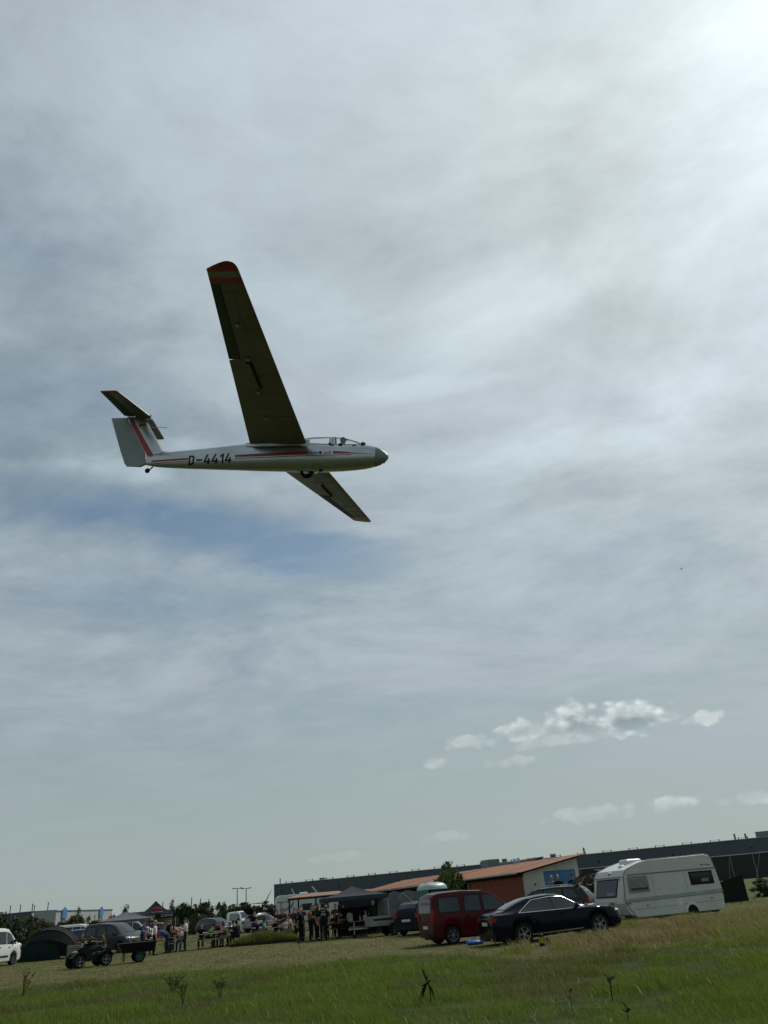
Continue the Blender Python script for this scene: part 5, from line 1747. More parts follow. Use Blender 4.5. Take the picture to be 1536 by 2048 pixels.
def dome_tent():
    root = empty('dome_tent', (-23.75, 56.0, 0), R(-6), 'low black and green fishing tent beside the white van', 'tent')
    W, D, Hh = 1.85, 1.5, 1.88
    n = 10
    mats_ = [mat('tent_side', (.020, .021, .019), .75, 0, .15, 3, bump=.25, bscale=8), mat('tent_dark', (.006, .008, .008), .8, 0, .15, 3, bump=.25, bscale=8)]
    # panels between ribs that fan out from the two pegs at left and right
    for g in range(6):
        vs, fs = [], []
        for b in range(2):
            ph = lerp(R(4), R(176), (g + b) / 6)
            for a in range(n + 1):
                t = math.pi * a / n
                x_ = -W * math.cos(t)
                r_ = math.sin(t) ** .75
                vs.append((x_, -D * math.cos(ph) * r_ * .95, Hh * math.sin(ph) ** .8 * r_))
        for a in range(n):
            fs.append((a, a + 1, a + n + 2, a + n + 1))
        MB().add(vs, fs).build('canvas_panel', mats_[0] if g in (2, 3) else mats_[1], root, 60)
        ph = lerp(R(4), R(176), g / 6)
        MB().tube([(-W * math.cos(math.pi * a / n), -D * math.cos(ph) * math.sin(math.pi * a / n) ** .75 * .95, Hh * math.sin(ph) ** .8 * math.sin(math.pi * a / n) ** .75 + .01) for a in range(n + 1)], .018, 5).build('pole', M_TRIM, root)
    vs = [(-W * .8, -1.40, .02), (W * .8, -1.40, .02), (W * .62, -1.42, .75), (0, -1.38, 1.10), (-W * .62, -1.42, .75)]
    MB().add(vs + [(x_, y_ + .03, z_) for x_, y_, z_ in vs], [(0, 1, 2, 3, 4), (9, 8, 7, 6, 5)]).build('door_panel', mat('tent_door', (.008, .022, .018), .8), root, None)


dome_tent()
ft = empty('folding_table', (-21.55, 54.4, 0), R(10), 'small pale camping table in front of the dark tent', 'table')
MB().box((0, 0, .70), (.85, .55, .03)).build('tabletop', M_PINE, ft, None)
for sx in (-.38, .38):
    for sy in (-.24, .24):
        MB().bar((sx, sy, .69), (sx * 1.05, sy, 0), .03).build('leg', M_STEEL, ft, None)
MB().add([(-.43, -.29, .69), (.43, -.29, .69), (.40, -.32, .08), (-.40, -.32, .08)], [(0, 1, 2, 3)]).build('cloth', mat('table_cloth', (.20, .19, .13), .9), ft, None)

# ---------------------------------------------------------------- small things on the grass
bg = empty('bag', (1.98, 32.1, 0), R(15), 'bright blue bag lying on the grass behind the navy saloon', 'bag')
mb = MB()
mb.ball((0, 0, .07), (.34, .20, .10), 12, 7)
mb.ball((-.18, .05, .10), (.16, .14, .09), 10, 6)
mb.ball((.2, -.03, .09), (.13, .12, .08), 10, 6)
mbm = remesh(mb, .03, 'sack')
mbm.materials.append(mat('blue_bag', (.02, .12, .42), .5, 0, .15, 6, bump=.4, bscale=18))
o = bpy.data.objects.new('sack', mbm)
col.objects.link(o)
o.parent = bg
MB().tube([(-.3, 0, .1), (-.1, -.05, .2), (.15, -.06, .19), (.32, 0, .1)], .012, 6).build('handle', MATS['blue_bag'], bg)
lq = at(1085, 1894)
ln = empty('lantern', (lq.x, lq.y, hgt(lq.x, lq.y)), R(20), 'black and yellow lantern standing in the grass by the saloon', 'lantern')
YEL = mat('lantern_yellow', (.50, .40, .03), .5)
MB().lathe([(.07, 0), (.085, .02), (.085, .06), (.06, .08)], axis='Z', n=14).build('base', M_BLACK, ln)
MB().lathe([(.055, .081), (.07, .10), (.07, .24), (.055, .26)], axis='Z', n=14).build('lamp_body', YEL, ln)
MB().lathe([(.06, .261), (.085, .28), (.07, .33), (.02, .36)], axis='Z', n=14).build('cap', M_BLACK, ln)
for a_ in range(4):
    MB().tube([(.078 * math.cos(a_ * 1.571 + .7), .078 * math.sin(a_ * 1.571 + .7), .05), (.078 * math.cos(a_ * 1.571 + .7), .078 * math.sin(a_ * 1.571 + .7), .29)], .008, 5).build('guard_bar', M_BLACK, ln)
MB().tube([(-.06, 0, .33), (-.05, 0, .41), (.05, 0, .41), (.06, 0, .33)], .008, 5).build('handle', M_BLACK, ln)


def porta():
    v = far(866, 1800, 44.5)
    root = empty('portable_toilet', (v.x, 44.5, 0), R(30), 'green portable toilet with pale domed roof behind the red van', 'toilet')
    mg = mat('toilet_green', (.02, .13, .11), .5, 0, .08, 3)
    mp = mat('toilet_roof', (.34, .40, .39), .4, 0, .08, 3)
    W = .56
    for sx in (-1, 1):
        MB().box((sx * W, 0, 1.02), (.04, W * 2, 2.0)).build('side_wall', mg, root, None)
    MB().box((0, W, 1.02), (W * 2 - .05, .04, 2.0)).build('back_wall', mg, root, None)
    dr = MB().box((0, -W, 1.0), (W * 1.5, .04, 1.9)).build('door', mg, root, None)
    MB().box((.3, -W - .035, 1.0), (.06, .03, .12)).build('door_handle', M_TRIM, dr, None)
    MB().box((0, 0, .03), (W * 2.1, W * 2.1, .06)).build('base', M_TRIM, root, None)
    rings = []
    for t in np.linspace(0, 1, 7):
        z = 2.03 + .34 * math.sin(t * math.pi / 2)
        s = W * 1.08 * math.cos(t * math.pi / 2) ** .55 + .02
        rings.append([(s * cx_, s * cy_, z) for cx_, cy_ in ((-1, -.8), (-.8, -1), (.8, -1), (1, -.8), (1, .8), (.8, 1), (-.8, 1), (-1, .8))])
    MB().loft(rings).build('roof', mp, root, 60)
    for sx in (-.35, 0, .35):
        MB().tube([(sx, -W * 1.06, 2.1), (sx, -W * .8, 2.27), (sx, 0, 2.385), (sx, W * .8, 2.27)], .02, 5).build('roof_rib', mp, root)


porta()


def tarp_trailer():
    v = far(806, 1815, 52.5)
    root = empty('tarpaulin_screen', (v.x, 52.5, 0), R(12), 'grey tarpaulin sheet stretched between poles beside the gazebo', 'tarpaulin')
    mt_ = mat('tarp_grey', (.165, .18, .175), .6, 0, .2, 2, bump=.5, bscale=3)
    vs, fs = [], []
    for i in range(13):
        for j in range(7):
            x_ = lerp(-1.55, 1.55, i / 12)
            z_ = lerp(.5, 2.15, j / 6) + .06 * math.sin(i * 1.9) * (j / 6)
            vs.append((x_, .06 * math.sin(i * 1.3 + j * .8), z_))
    for i in range(12):
        for j in range(6):
            a_ = i * 7 + j
            fs.append((a_, a_ + 1, a_ + 8, a_ + 7))
    MB().add(vs, fs).build('sheet', mt_, root, 60)
    for x_ in (-1.58, .1, 1.58):
        MB().bar((x_, .1, 0), (x_, .1, 2.2), .05).build('pole', M_TRIM, root)
    MB().bar((.0, -.08, 2.1), (.75, -.08, 1.4), .03).build('guy_rope', M_PLATE, root)


tarp_trailer()

# ---------------------------------------------------------------- the long shed with the rust red roof
def corrugated(w, d, amp, pitch, th=.006):
    """sheet w along x, d along y, waves across x"""
    n = max(8, int(w / pitch * 6))
    vs, fs = [], []
    for i in range(n + 1):
        x = w * i / n
        z = amp * math.sin(2 * math.pi * x / pitch)
        vs += [(x, 0, z), (x, d, z)]
    for i in range(n):
        fs.append((2 * i, 2 * i + 2, 2 * i + 3, 2 * i + 1))
    return MB().add(vs, fs)


M_ROOF = mat('rust_red_roof', (0.31, 0.128, 0.066), .8, 0, .16, 1.1, dirt=((0.13, 0.07, 0.045), 1.7, .7), bump=.2, bscale=20)
M_CLAD = mat('rust_cladding', (0.29, 0.070, 0.024), .7, 0, .2, 1.2, dirt=((0.15, 0.04, 0.018), 2.0, .6))
M_RENDER = mat('off_white_render', (0.52, 0.50, 0.44), .9, 0, .10, .9, bump=.3, bscale=25, dirt=((0.37, 0.35, 0.29), 1.3, .5))
ROOFS = [M_ROOF, mat('rust_red_roof_faded', (0.34, 0.155, 0.088), .85, 0, .18, 1.4, dirt=((0.16, 0.09, 0.055), 1.3, .7)), mat('rust_red_roof_mossy', (0.24, 0.108, 0.058), .85, 0, .2, .9, dirt=((0.10, 0.075, 0.04), 1.9, .8))]
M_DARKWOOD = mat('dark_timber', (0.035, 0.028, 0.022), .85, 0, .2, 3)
M_BLUEDOOR = mat('blue_door', (0.045, 0.17, 0.36), .55, 0, .10, 2, dirt=((0.05, .12, .22), 2.5, .5))
SX, SY, SYAW = 6.2, 48.6, math.atan2(.93, -.369)
LEN, DEP, EAVE, RISE = 29.5, 3.6, 2.60, .60
shed = empty('shed', (SX, SY, 0), SYAW, 'long low shed with rust red corrugated roof and blue doors', 'building')


def build_shed():
    # local: x along the front away from us, -y into the shed
    slope = math.atan2(RISE, DEP)
    dl = math.hypot(DEP + .75, RISE / DEP * (DEP + .75))
    sheet = corrugated(1.14, dl, .022, .177).mesh('roof_sheet', M_ROOF, 60)
    nsh = int((LEN + .9) / 1.08)
    roof = MB().box((LEN / 2, -DEP / 2, 0), (LEN, DEP + .3, .05), Matrix.Translation((0, 0, EAVE + RISE / 2 - .06)) @ Matrix.Translation((0, -DEP / 2, 0)) @ Matrix.Rotation(-slope, 4, 'X') @ Matrix.Translation((0, DEP / 2, 0))).build('roof', M_DARKWOOD, shed, None)
    for i in range(nsh):
        o = bpy.data.objects.new('roof_sheet', sheet)
        col.objects.link(o)
        o.parent = roof
        o.material_slots[0].link = 'OBJECT'
        o.material_slots[0].material = ROOFS[random.choice((0, 0, 1, 2))]
        o.matrix_local = Matrix.Translation((-.45 + i * 1.08, .38, EAVE - .03 + .003 * (i % 2) + .006 * math.sin(i * 2.1))) @ Matrix.Rotation(math.pi - slope + .0, 4, 'X') @ Matrix.Scale(-1, 4, (0, 0, 1))
    # white end wall (plane x = 0): built round the door opening, b = depth
    def endwall(b0, b1, z0a, z0b, z1a, z1b, nm='end_wall', m_=M_RENDER):
        vs = [(xx, -b, z) for xx in (0, .25) for b, z in ((b0, z0a), (b1, z0b), (b1, z1b), (b0, z1a))]
        return MB().add(vs, [(0, 1, 2, 3), (7, 6, 5, 4), (0, 4, 5, 1), (1, 5, 6, 2), (2, 6, 7, 3), (3, 7, 4, 0)]).build(nm, m_, shed, None)

    def rz(b):
        return EAVE + RISE * b / DEP - .08
    endwall(0, 1.25, 0, 0, rz(0), rz(1.25))
    endwall(1.252, 3.36, 2.52, 2.52, rz(1.25), rz(3.36))
    endwall(3.362, DEP, 0, 0, rz(3.36), rz(DEP))
    endwall(1.252, 3.36, 0, 0, .52, .52)
    for b0, b1 in ((1.27, 2.295), (2.315, 3.345)):
        dr = MB().box((.06, -(b0 + b1) / 2, 1.52), (.06, b1 - b0, 1.96)).build('door', M_BLUEDOOR, shed, None)
        MB().box((.02, -(b1 - .12 if b0 < 2 else b0 + .12), 1.45), (.04, .04, .16)).build('door_handle', M_STEEL, dr, None)
        for zz in (.95, 2.1):
            MB().box((.022, -(b0 + b1) / 2, zz), (.02, b1 - b0 - .06, .09)).build('door_rail', M_BLUEDOOR, dr, None)
    MB().box((-.75, -2.3, .27), (1.3, 3.6, .54)).build('loading_step', mat('concrete', (.22, .215, .20), .9, 0, .12, 2), shed, None)
    # rust coloured corrugated front section
    cs = corrugated(.92, 2.5, .035, .23).mesh('cladding_sheet', M_CLAD, 60)
    for i in range(8):
        o = bpy.data.objects.new('cladding_sheet', cs)
        col.objects.link(o)
        o.parent = shed
        o.matrix_local = Matrix.Translation((.26 + i * .88, .02 + .004 * (i % 2), .02)) @ Matrix.Rotation(R(90), 4, 'X')
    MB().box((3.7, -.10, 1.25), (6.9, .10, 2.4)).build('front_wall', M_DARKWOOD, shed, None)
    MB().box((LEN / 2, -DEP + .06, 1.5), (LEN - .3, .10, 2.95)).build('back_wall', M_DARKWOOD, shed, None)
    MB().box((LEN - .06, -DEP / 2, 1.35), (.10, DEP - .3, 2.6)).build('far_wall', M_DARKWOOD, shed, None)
    MB().box((LEN / 2 + .2, .05, EAVE - .17), (LEN, .10, .16)).build('eaves_beam', M_DARKWOOD, shed, None)
    for xx in np.linspace(7.4, LEN - .3, 7):
        MB().box((xx, .0, 1.22), (.14, .14, 2.44)).build('post', M_DARKWOOD, shed, None)
    gt = MB()
    gt.tube([(.1, .42, EAVE - .08), (LEN * .5, .42, EAVE - .10), (LEN + .2, .42, EAVE - .12)], .045, 8)
    gt.build('gutter', M_GREYTRIM, shed)
    MB().tube([(7.2, .42, EAVE - .1), (7.2, .2, EAVE - .35), (7.2, .12, 0)], .035, 8).build('downpipe', M_STEEL, shed)
    for xx in (7.2, 7.75):
        vt = MB().lathe([(.07, 0), (.07, .22), (.14, .24), (.10, .42), (.02, .46)], (xx, -DEP - .1, EAVE + RISE - .02), 'Z', 12)
        vt.build('roof_vent', M_STEEL, shed)
    MB().lathe([(.01, -.02), (.05, -.02), (.05, .02), (.01, .02)], (-.02, -.62, 1.9), 'X', 10).build('wall_lamp', M_TRIM, shed)


build_shed()
# a darker roof and rooftop box just behind it
bs = empty('shed', (7.2, 60.5, 0), SYAW, 'dark roofed shed standing just behind the rust red roof', 'building')
MB().loft([[(x_, y_, z_) for y_, z_ in ((0, 0), (0, 3.1), (-2.2, 3.60), (-2.8, 3.45), (-2.8, 0))] for x_ in (0, 7)]).build('wall', M_DARKWOOD, bs, None)
MB().loft([[(x_, y_, z_) for y_, z_ in ((.3, 3.10), (-2.2, 3.72), (-2.2, 3.64), (.3, 3.03))] for x_ in (-.3, 7.3)]).build('roof', M_TENTBLACK, bs, None)
MB().box((6.1, -1.1, 3.72), (1.3, 1.0, .55)).build('rooftop_box', M_GREYTRIM, bs, None)

# canopy roof left of the gazebo, over the serving place
cn_ = empty('canopy_roof', (-11.35, 75.6, 0), R(-7), 'low rust brown canopy on posts in front of the motorhome', 'canopy')
cs_ = corrugated(1.14, 3.4, .022, .177).mesh('roof_sheet', M_ROOF, 60)
for i in range(7):
    o = bpy.data.objects.new('roof_sheet', cs_)
    col.objects.link(o)
    o.parent = cn_
    o.matrix_local = Matrix.Translation((-.1 + i * 1.08, 0, 2.62 + .003 * (i % 2))) @ Matrix.Rotation(R(3.5), 4, 'X')
MB().box((3.75, .05, 2.50), (7.6, .08, .16)).build('eaves_beam', M_DARKWOOD, cn_, None)
MB().box((3.75, 3.2, 2.70), (7.6, .08, .12)).build('back_beam', M_DARKWOOD, cn_, None)
for xx in (.1, 2.5, 4.9, 7.4):
    for yy in (.06, 3.2):
        MB().box((xx, yy, 1.24), (.12, .12, 2.48)).build('post', M_DARKWOOD, cn_, None)
for q in range(3):
    MB().ball((4.3 + q * .35, .3, 2.25), .07, 10, 6).build('lantern_globe', mat('globe', (.6, .58, .5), .5), cn_)

# ---------------------------------------------------------------- large grey hall behind everything
M_HALL = mat('hall_cladding', (0.085, 0.10, 0.115), .5, .2, .06, .15)
M_HALL2 = mat('hall_cladding_weathered', (0.095, 0.108, 0.120), .55, .2, .08, .2)
M_HALLD = mat('hall_lower_wall', (0.018, 0.024, 0.023), .35, 0, .15, .2)
M_FLASH = mat('pale_flashing', (0.45, 0.47, 0.47), .5)
HA, HB = at(548, 1769, 10.0), at(1536, 1673, 10.0)
hd = (HB - HA)
HL = hd.length * 1.22
hall = empty('hall', (HA.x, HA.y, 0), math.atan2(hd.y, hd.x), 'long dark grey industrial hall with flat roof across the background', 'building')
pan = MB().box((0, 0, 0), (5.96, .16, 9.9)).mesh('cladding_panel', M_HALL)
npan = int(HL / 6)
fx0 = HL * .50
for i in range(npan):
    o = bpy.data.objects.new('cladding_panel', pan)
    col.objects.link(o)
    o.parent = hall
    o.material_slots[0].link = 'OBJECT'
    o.material_slots[0].material = (M_HALL, M_HALL2, M_HALL)[random.randrange(3)]
    o.location = (3 + i * 6, 0, 4.95)
MB().box((HL / 2, 18, 4.9), (HL, 35.8, 9.7)).build('hall_body', M_HALL, hall, None)
MB().box((HL / 2, -.12, 9.97), (HL + .4, .3, .14)).build('roof_edge', M_FLASH, hall, None)
MB().box((fx0 + (HL - fx0) / 2, -.9, 3.0), (HL - fx0, 1.5, 6.0)).build('loading_bay', M_HALLD, hall, None)
MB().box((fx0 + (HL - fx0) / 2, -1.0, 6.15), (HL - fx0 + .4, 1.9, .22)).build('bay_flashing', M_FLASH, hall, None)
for i in range(16):
    xx = fx0 + 2 + i * (HL - fx0) / 16
    MB().box((xx, -1.72, 3.0), (.22, .14, 5.9)).build('bay_mullion', M_GREYTRIM, hall, None)
for i in range(24):
    xx = 4 + i * (HL - 8) / 24
    rl = MB()
    rl.bar((xx, 1.0, 10.42), (xx + 2.4, 1.0, 10.42), .06)
    for e in (0, 2.4):
        rl.box((xx + e, 1.0, 10.3), (.24, .24, .55))
    rl.build('smoke_vent', M_TRIM, hall, None)
for xx, w_, h_ in ((1.2, .25, 1.8), (HL * .09, 1.6, .7), (HL * .55, .5, 1.9), (HL * .50, 1.6, 1.0), (HL * .775, .5, 1.6), (HL * .79, .5, 1.4), (HL * .815, 4, 1.5), (HL * .42, 1.4, 1.0)):
    MB().box((xx, 2.2, 10 + h_ / 2), (w_, w_ * .7 + .2, h_)).build('roof_unit', M_GREYTRIM, hall, None)
for i in range(9):
    xx = 3 + i * HL / 9
    MB().box((xx, -.10, 7.6), (.5, .06, .5)).build('wall_lamp', M_TRIM, hall, None)

# ---------------------------------------------------------------- pale hall far left and small flat building
M_PALEWALL = mat('pale_wall', (0.34, 0.345, 0.35), .7, 0, .05, .2)
M_BLUESIGN = mat('blue_sign', (0.045, 0.20, 0.42), .5)
LA, LB = at(64, 1823, 6.0), at(224, 1819, 6.0)
ld = LB - LA
LL = ld.length
lh = empty('warehouse', (LA.x, LA.y, 0), math.atan2(ld.y, ld.x), 'pale grey warehouse with blue signs far off on the left', 'building')
for i in range(8):
    MB().box((LL * (i + .5) / 8, 0, 2.95), (LL / 8 - .04, .2, 5.9)).build('wall_panel', M_PALEWALL, lh, None)
MB().box((LL / 2, 10, 2.9), (LL, 19.7, 5.7)).build('warehouse_body', mat('warehouse_side', (.10, .115, .12), .7), lh, None)
MB().box((LL / 2, -.1, 5.98), (LL + .3, .3, .22)).build('roof_edge', mat('blue_trim', (.05, .10, .16), .5), lh, None)
for u in (.335, .82):
    MB().loft([[(LL * u + x_, y_, z_) for x_, z_ in ((-1.5, 4.3), (1.5, 4.3), (1.5, 6.1), (0, 6.8), (-1.5, 6.1))] for y_ in (-.45, -.15)]).build('blue_sign', M_BLUESIGN, lh, None)
    for dx_ in (-1.2, 1.2):
        MB().box((LL * u + dx_, -.3, 1.95), (.2, .2, 3.9)).build('sign_post', M_GREYTRIM, lh, None)
for u in (.43, .74):
    MB().box((LL * u, -.12, 4.3), (.9, .08, .9)).build('window', M_GLASS, lh, None)
sd0 = at(2, 1829, 6.0)
sl = Vector((sd0.x, sd0.y, 0)) - Vector((LA.x, LA.y, 0))
wl = empty('warehouse', (LA.x, LA.y, 0), math.atan2(sl.y, sl.x), 'darker wing of the pale warehouse at the left edge', 'building')
MB().box((sl.length / 2 + .3, -4, 2.95), (sl.length, 7.6, 5.9)).build('wall', mat('wing_wall', (.12, .14, .15), .7), wl, None)
MB().box((sl.length / 2 + .3, -4, 5.98), (sl.length, 8, .2)).build('roof_edge', MATS['blue_trim'], wl, None)
for px_ in (20, 40, 64, 68, 95):
    q = far(px_, 1822, LA.y + 6)
    fp_ = empty('flue_pipe', (q.x, q.y, 5.0), 0, 'thin flue pipe on the warehouse roof, ' + {20: 'leftmost', 40: 'second from left', 64: 'above the wall corner', 68: 'short one beside the corner flue', 95: 'rightmost'}[px_], 'flue', 'flue pipes on the warehouse roof')
    hh = (7.6 if px_ != 68 else 7.2) - 5.0
    MB().tube([(0, 0, 0), (0, 0, hh)], .10, 6).build('pipe', M_TRIM, fp_)
    MB().lathe([(.10, hh), (.2, hh + .05), (.04, hh + .25)], axis='Z', n=8).build('cowl', M_TRIM, fp_)
SA, SB = at(364, 1818.5, 3.3), at(397, 1817, 3.3)
v = SB - SA
sb_ = empty('flat_roof_building', (SA.x, SA.y, 0), math.atan2(v.y, v.x), 'small flat roofed building behind the metal cabinet', 'building')
w_ = v.length
MB().box((w_ / 2, 3.5, 1.6), (w_, 7, 3.2)).build('wall', mat('ochre_wall', (.25, .235, .20), .8, 0, .1, .5), sb_, None)
MB().box((-5, 4.5, 1.55), (9.9, 5, 3.1)).build('annexe', mat('annexe_wall', (.15, .155, .15), .8, 0, .1, .5), sb_, None)
MB().box((w_ / 2 - 4, 3.4, 3.28), (w_ + 10.5, 7.6, .14)).build('roof', M_GREYTRIM, sb_, None)
q = at(373, 1857)
cb = empty('metal_cabinet', (q.x, q.y, 0), R(15), 'grey ribbed metal cabinet standing before the flat roofed building', 'cabinet')
for i in range(5):
    MB().box((-.72 + i * .36, 0, 1.25), (.33, 1.0, 2.4)).build('ribbed_panel', mat('cabinet_grey', (.13, .155, .155), .5), cb, None)
MB().box((0, 0, 2.5), (2.0, 1.15, .12)).build('cap', MATS['cabinet_grey'], cb, None)
MB().box((0, 0, .04), (1.9, 1.1, .08)).build('base', M_TRIM, cb, None)
q0 = at(497, 1822, 2.9)
ct = empty('container', (q0.x, q0.y, 0), R(5), 'pale site container behind the car with the open tailgate', 'container')
MB().box((2.9, 1.2, 1.45), (5.8, 2.4, 2.8)).build('box', mat('container_pale', (.24, .27, .26), .6, 0, .1, .6), ct, None)
for i in range(12):
    MB().box((.3 + i * .475, -.02, 1.45), (.2, .06, 2.6)).build('rib', MATS['container_pale'], ct, None)
MB().box((2.9, 1.2, 2.9), (5.9, 2.5, .1)).build('roof', M_GREYTRIM, ct, None)

# ---------------------------------------------------------------- masts and lamp posts, wind turbine, bird
M_POST = mat('galvanised_post', (.12, .135, .135), .6)


def mast(px_, top, Y, head, lab):
    b = far(px_, 1840, Y)
    t = far(px_, top, Y)
    root = empty('lamp_post' if head else 'flag_pole', (b.x, Y, 0), 0, lab, 'lamp post' if head else 'pole', 'lamp posts on the skyline' if head else 'bare poles on the skyline')
    MB().tube([(0, 0, 0), (0, 0, t.z)], [.13, .08], 8).build('post', M_POST, root)
    if head:
        MB().bar((-.8, 0, t.z), (.8, 0, t.z), .10, .10).build('cross_arm', M_POST, root)
        for sx in (-1, 1):
            MB().box((sx * .75, 0, t.z + .06), (.5, .4, .12)).build('lamp_head', M_POST, root)


mast(474, 1777, 165, True, 'left of the two T shaped lamp posts on the skyline')
mast(492, 1777, 165, True, 'right of the two T shaped lamp posts on the skyline')
for px_, tp, wd in ((324, 1804, 'directly right of the black gazebo peak'), (382, 1795, 'first of three right of the flat roofed building'), (400, 1797, 'middle of three right of the flat roofed building'), (417, 1798, 'last of three, just left of the tall cypress')):
    mast(px_, tp, 150, False, 'thin bare pole on the skyline, ' + wd)
q = far(530, 1806, 1500)
wt_ = empty('wind_turbine', (q.x, 1500, 0), 0, 'tiny wind turbine on the horizon left of the grey hall', 'wind turbine')
MB().tube([(0, 0, 0), (0, 0, q.z)], [1.6, 1.0], 8).build('tower', M_POST, wt_)
MB().box((0, 0, q.z), (2.5, 4, 2.5)).build('nacelle', M_POST, wt_)
for a_ in (58, 178, 298):
    MB().tube([(0, -2.5, q.z), (9 * math.cos(R(a_)), -2.5, q.z + 9 * math.sin(R(a_))), (25 * math.cos(R(a_)), -2.5, q.z + 25 * math.sin(R(a_)))], [.8, 1.0, .2], 6).build('blade', M_POST, wt_)
q = far(1363, 1138, 70)
bd = empty('bird', tuple(q), R(20), 'tiny dark bird high in the sky right of the glider', 'bird')
mb = MB()
mb.tube([(-.10, 0, 0), (-.03, 0, .01), (.05, 0, .015), (.10, 0, .02), (.125, 0, .015)], [.008, .028, .032, .02, .004], 8)
mb.build('body', M_BLACK, bd)
for sd_ in (-1, 1):
    MB().loft([[(x_, sd_ * y_, z_) for x_, z_ in ((.04, .02 + dz_), (.0, .03 + dz_), (-.05, .02 + dz_), (.0, .015 + dz_))] for y_, dz_ in ((.02, 0), (.14, .03))] + [[(.0, sd_ * .24, .03), (-.01, sd_ * .24, .035), (-.03, sd_ * .24, .03), (-.01, sd_ * .24, .025)]]).build('wing', M_BLACK, bd)
MB().add([(-.09, -.01, .005), (-.09, .01, .005), (-.16, .03, .0), (-.16, -.03, 0), (-.09, -.01, -.005), (-.09, .01, -.005)], [(0, 1, 2, 3), (4, 3, 2, 5)]).build('tail', M_BLACK, bd, None)

# ---------------------------------------------------------------- trees and bushes
def leaf_mat(name, a, b_):
    mm = bpy.data.materials.new(name)
    mm.use_nodes = True
    t = NT(mm.node_tree)
    b = mm.node_tree.nodes['Principled BSDF']
    g = t.n('ShaderNodeTexCoord').outputs['Object']
    rnd = t.n('ShaderNodeNewGeometry').outputs['Random Per Island']
    t.put(b.inputs['Base Color'], t.mix(t.math('MULTIPLY_ADD', rnd, .6, t.math('MULTIPLY', t.noise(g, 1.2, 3), .4)), (*a, 1), (*b_, 1)))
    b.inputs['Roughness'].default_value = .6
    b.inputs['Specular IOR Level'].default_value = .25
    MATS[name] = mm
    return mm


LEAF = dict(dark=leaf_mat('leaf_dark', (.018, .034, .013), (.048, .072, .024)), mid=leaf_mat('leaf_mid', (.022, .038, .010), (.062, .080, .022)), olive=leaf_mat('leaf_olive', (.040, .050, .014), (.10, .10, .034)),
            light=leaf_mat('leaf_light', (.045, .080, .020), (.115, .16, .040)), dry=leaf_mat('leaf_dry', (.07, .055, .025), (.16, .12, .05)))
M_BARK = mat('bark', (.060, .045, .032), .9, 0, .2, 8)


def crown_mesh(seed, shape, n=1500, ls=.06):
    """leaf faces through a unit crown (height 1, radius .5), gathered into clumps"""
    r_ = np.random.default_rng(seed)
    nc = 46
    cl = []
    while len(cl) < nc:
        p = r_.uniform((-.5, -.5, .0), (.5, .5, 1.0))
        rho = math.hypot(p[0], p[1])
        if shape == 'cone':
            lim = .46 * (1 - p[2]) ** .8 + .03
        elif shape == 'bush':
            lim = .5 * math.sqrt(max(0, 1 - (p[2]) ** 2.2))
        else:
            lim = .48 * math.sqrt(max(0, 1 - ((p[2] - .55) / .47) ** 2)) * (1 + .18 * math.sin(3 * math.atan2(p[1], p[0]) + seed))
        if rho < lim:
            cl.append(p)
    cl = np.array(cl)
    idx = r_.integers(0, nc, n)
    sz = r_.uniform(.05, .13, nc)
    c = cl[idx] + r_.normal(0, 1, (n, 3)) * sz[idx][:, None] * (.72, .72, .55)
    c[:, 2] = np.clip(c[:, 2], .01, 1.05)
    u = r_.normal(0, 1, (n, 3))
    u /= np.linalg.norm(u, axis=1)[:, None]
    w = np.cross(u, r_.normal(0, 1, (n, 3)))
    w /= np.linalg.norm(w, axis=1)[:, None]
    s = (ls * r_.uniform(.6, 1.3, n))[:, None]
    vs = np.stack([c - u * s, c + w * s * .45, c + u * s, c - w * s * .45], 1).reshape(-1, 3)
    me = bpy.data.meshes.new('crown')
    me.from_pydata([tuple(p) for p in vs], [], [(4 * i, 4 * i + 1, 4 * i + 2, 4 * i + 3) for i in range(n)])
    me.materials.append(None)
    return me


def trunk_mesh(seed):
    r_ = random.Random(seed)
    mb = MB()
    mb.tube([(0, 0, 0), (.01, .0, .3), (-.01, .01, .6), (.0, 0, .9)], [.035, .026, .018, .006], 7)
    for q in range(7):
        a_ = r_.uniform(0, 6.28)
        z = r_.uniform(.2, .65)
        l_ = r_.uniform(.18, .36)
        mb.tube([(0, 0, z), (l_ * .5 * math.cos(a_), l_ * .5 * math.sin(a_), z + l_ * .35), (l_ * math.cos(a_), l_ * math.sin(a_), z + l_ * .8)], [.014, .009, .003], 5)
    return mb.mesh('trunk', M_BARK, 60)


CROWNS = {(s_, i): crown_mesh(i * 7 + k_ * 31, s_, 4200, .048 if s_ != 'cone' else .040) for k_, s_ in enumerate(('round', 'cone', 'bush')) for i in range(3)}
TRUNKS = [trunk_mesh(i) for i in range(3)]
n_tree = 0


def tree(name, x, y, h, w, shape, leaf, label, cat='tree', group=None, z=0.0):
    global n_tree
    n_tree += 1
    root = empty(name, (x, y, z), random.uniform(0, 6.28), label, cat, group)
    c = bpy.data.objects.new('crown' if cat == 'tree' else 'foliage', CROWNS[(shape, n_tree % 3)])
    t = bpy.data.objects.new('trunk' if cat == 'tree' else 'stem', TRUNKS[n_tree % 3])
    for o in (c, t):
        col.objects.link(o)
        o.parent = root
    lift = {'round': .16, 'cone': .04, 'bush': 0}[shape] * h
    c.location = (0, 0, lift)
    c.scale = (w, w, h - lift)
    c.material_slots[0].link = 'OBJECT'
    c.material_slots[0].material = LEAF[leaf]
    t.scale = (w * .9, w * .9, h * .85)
    return root


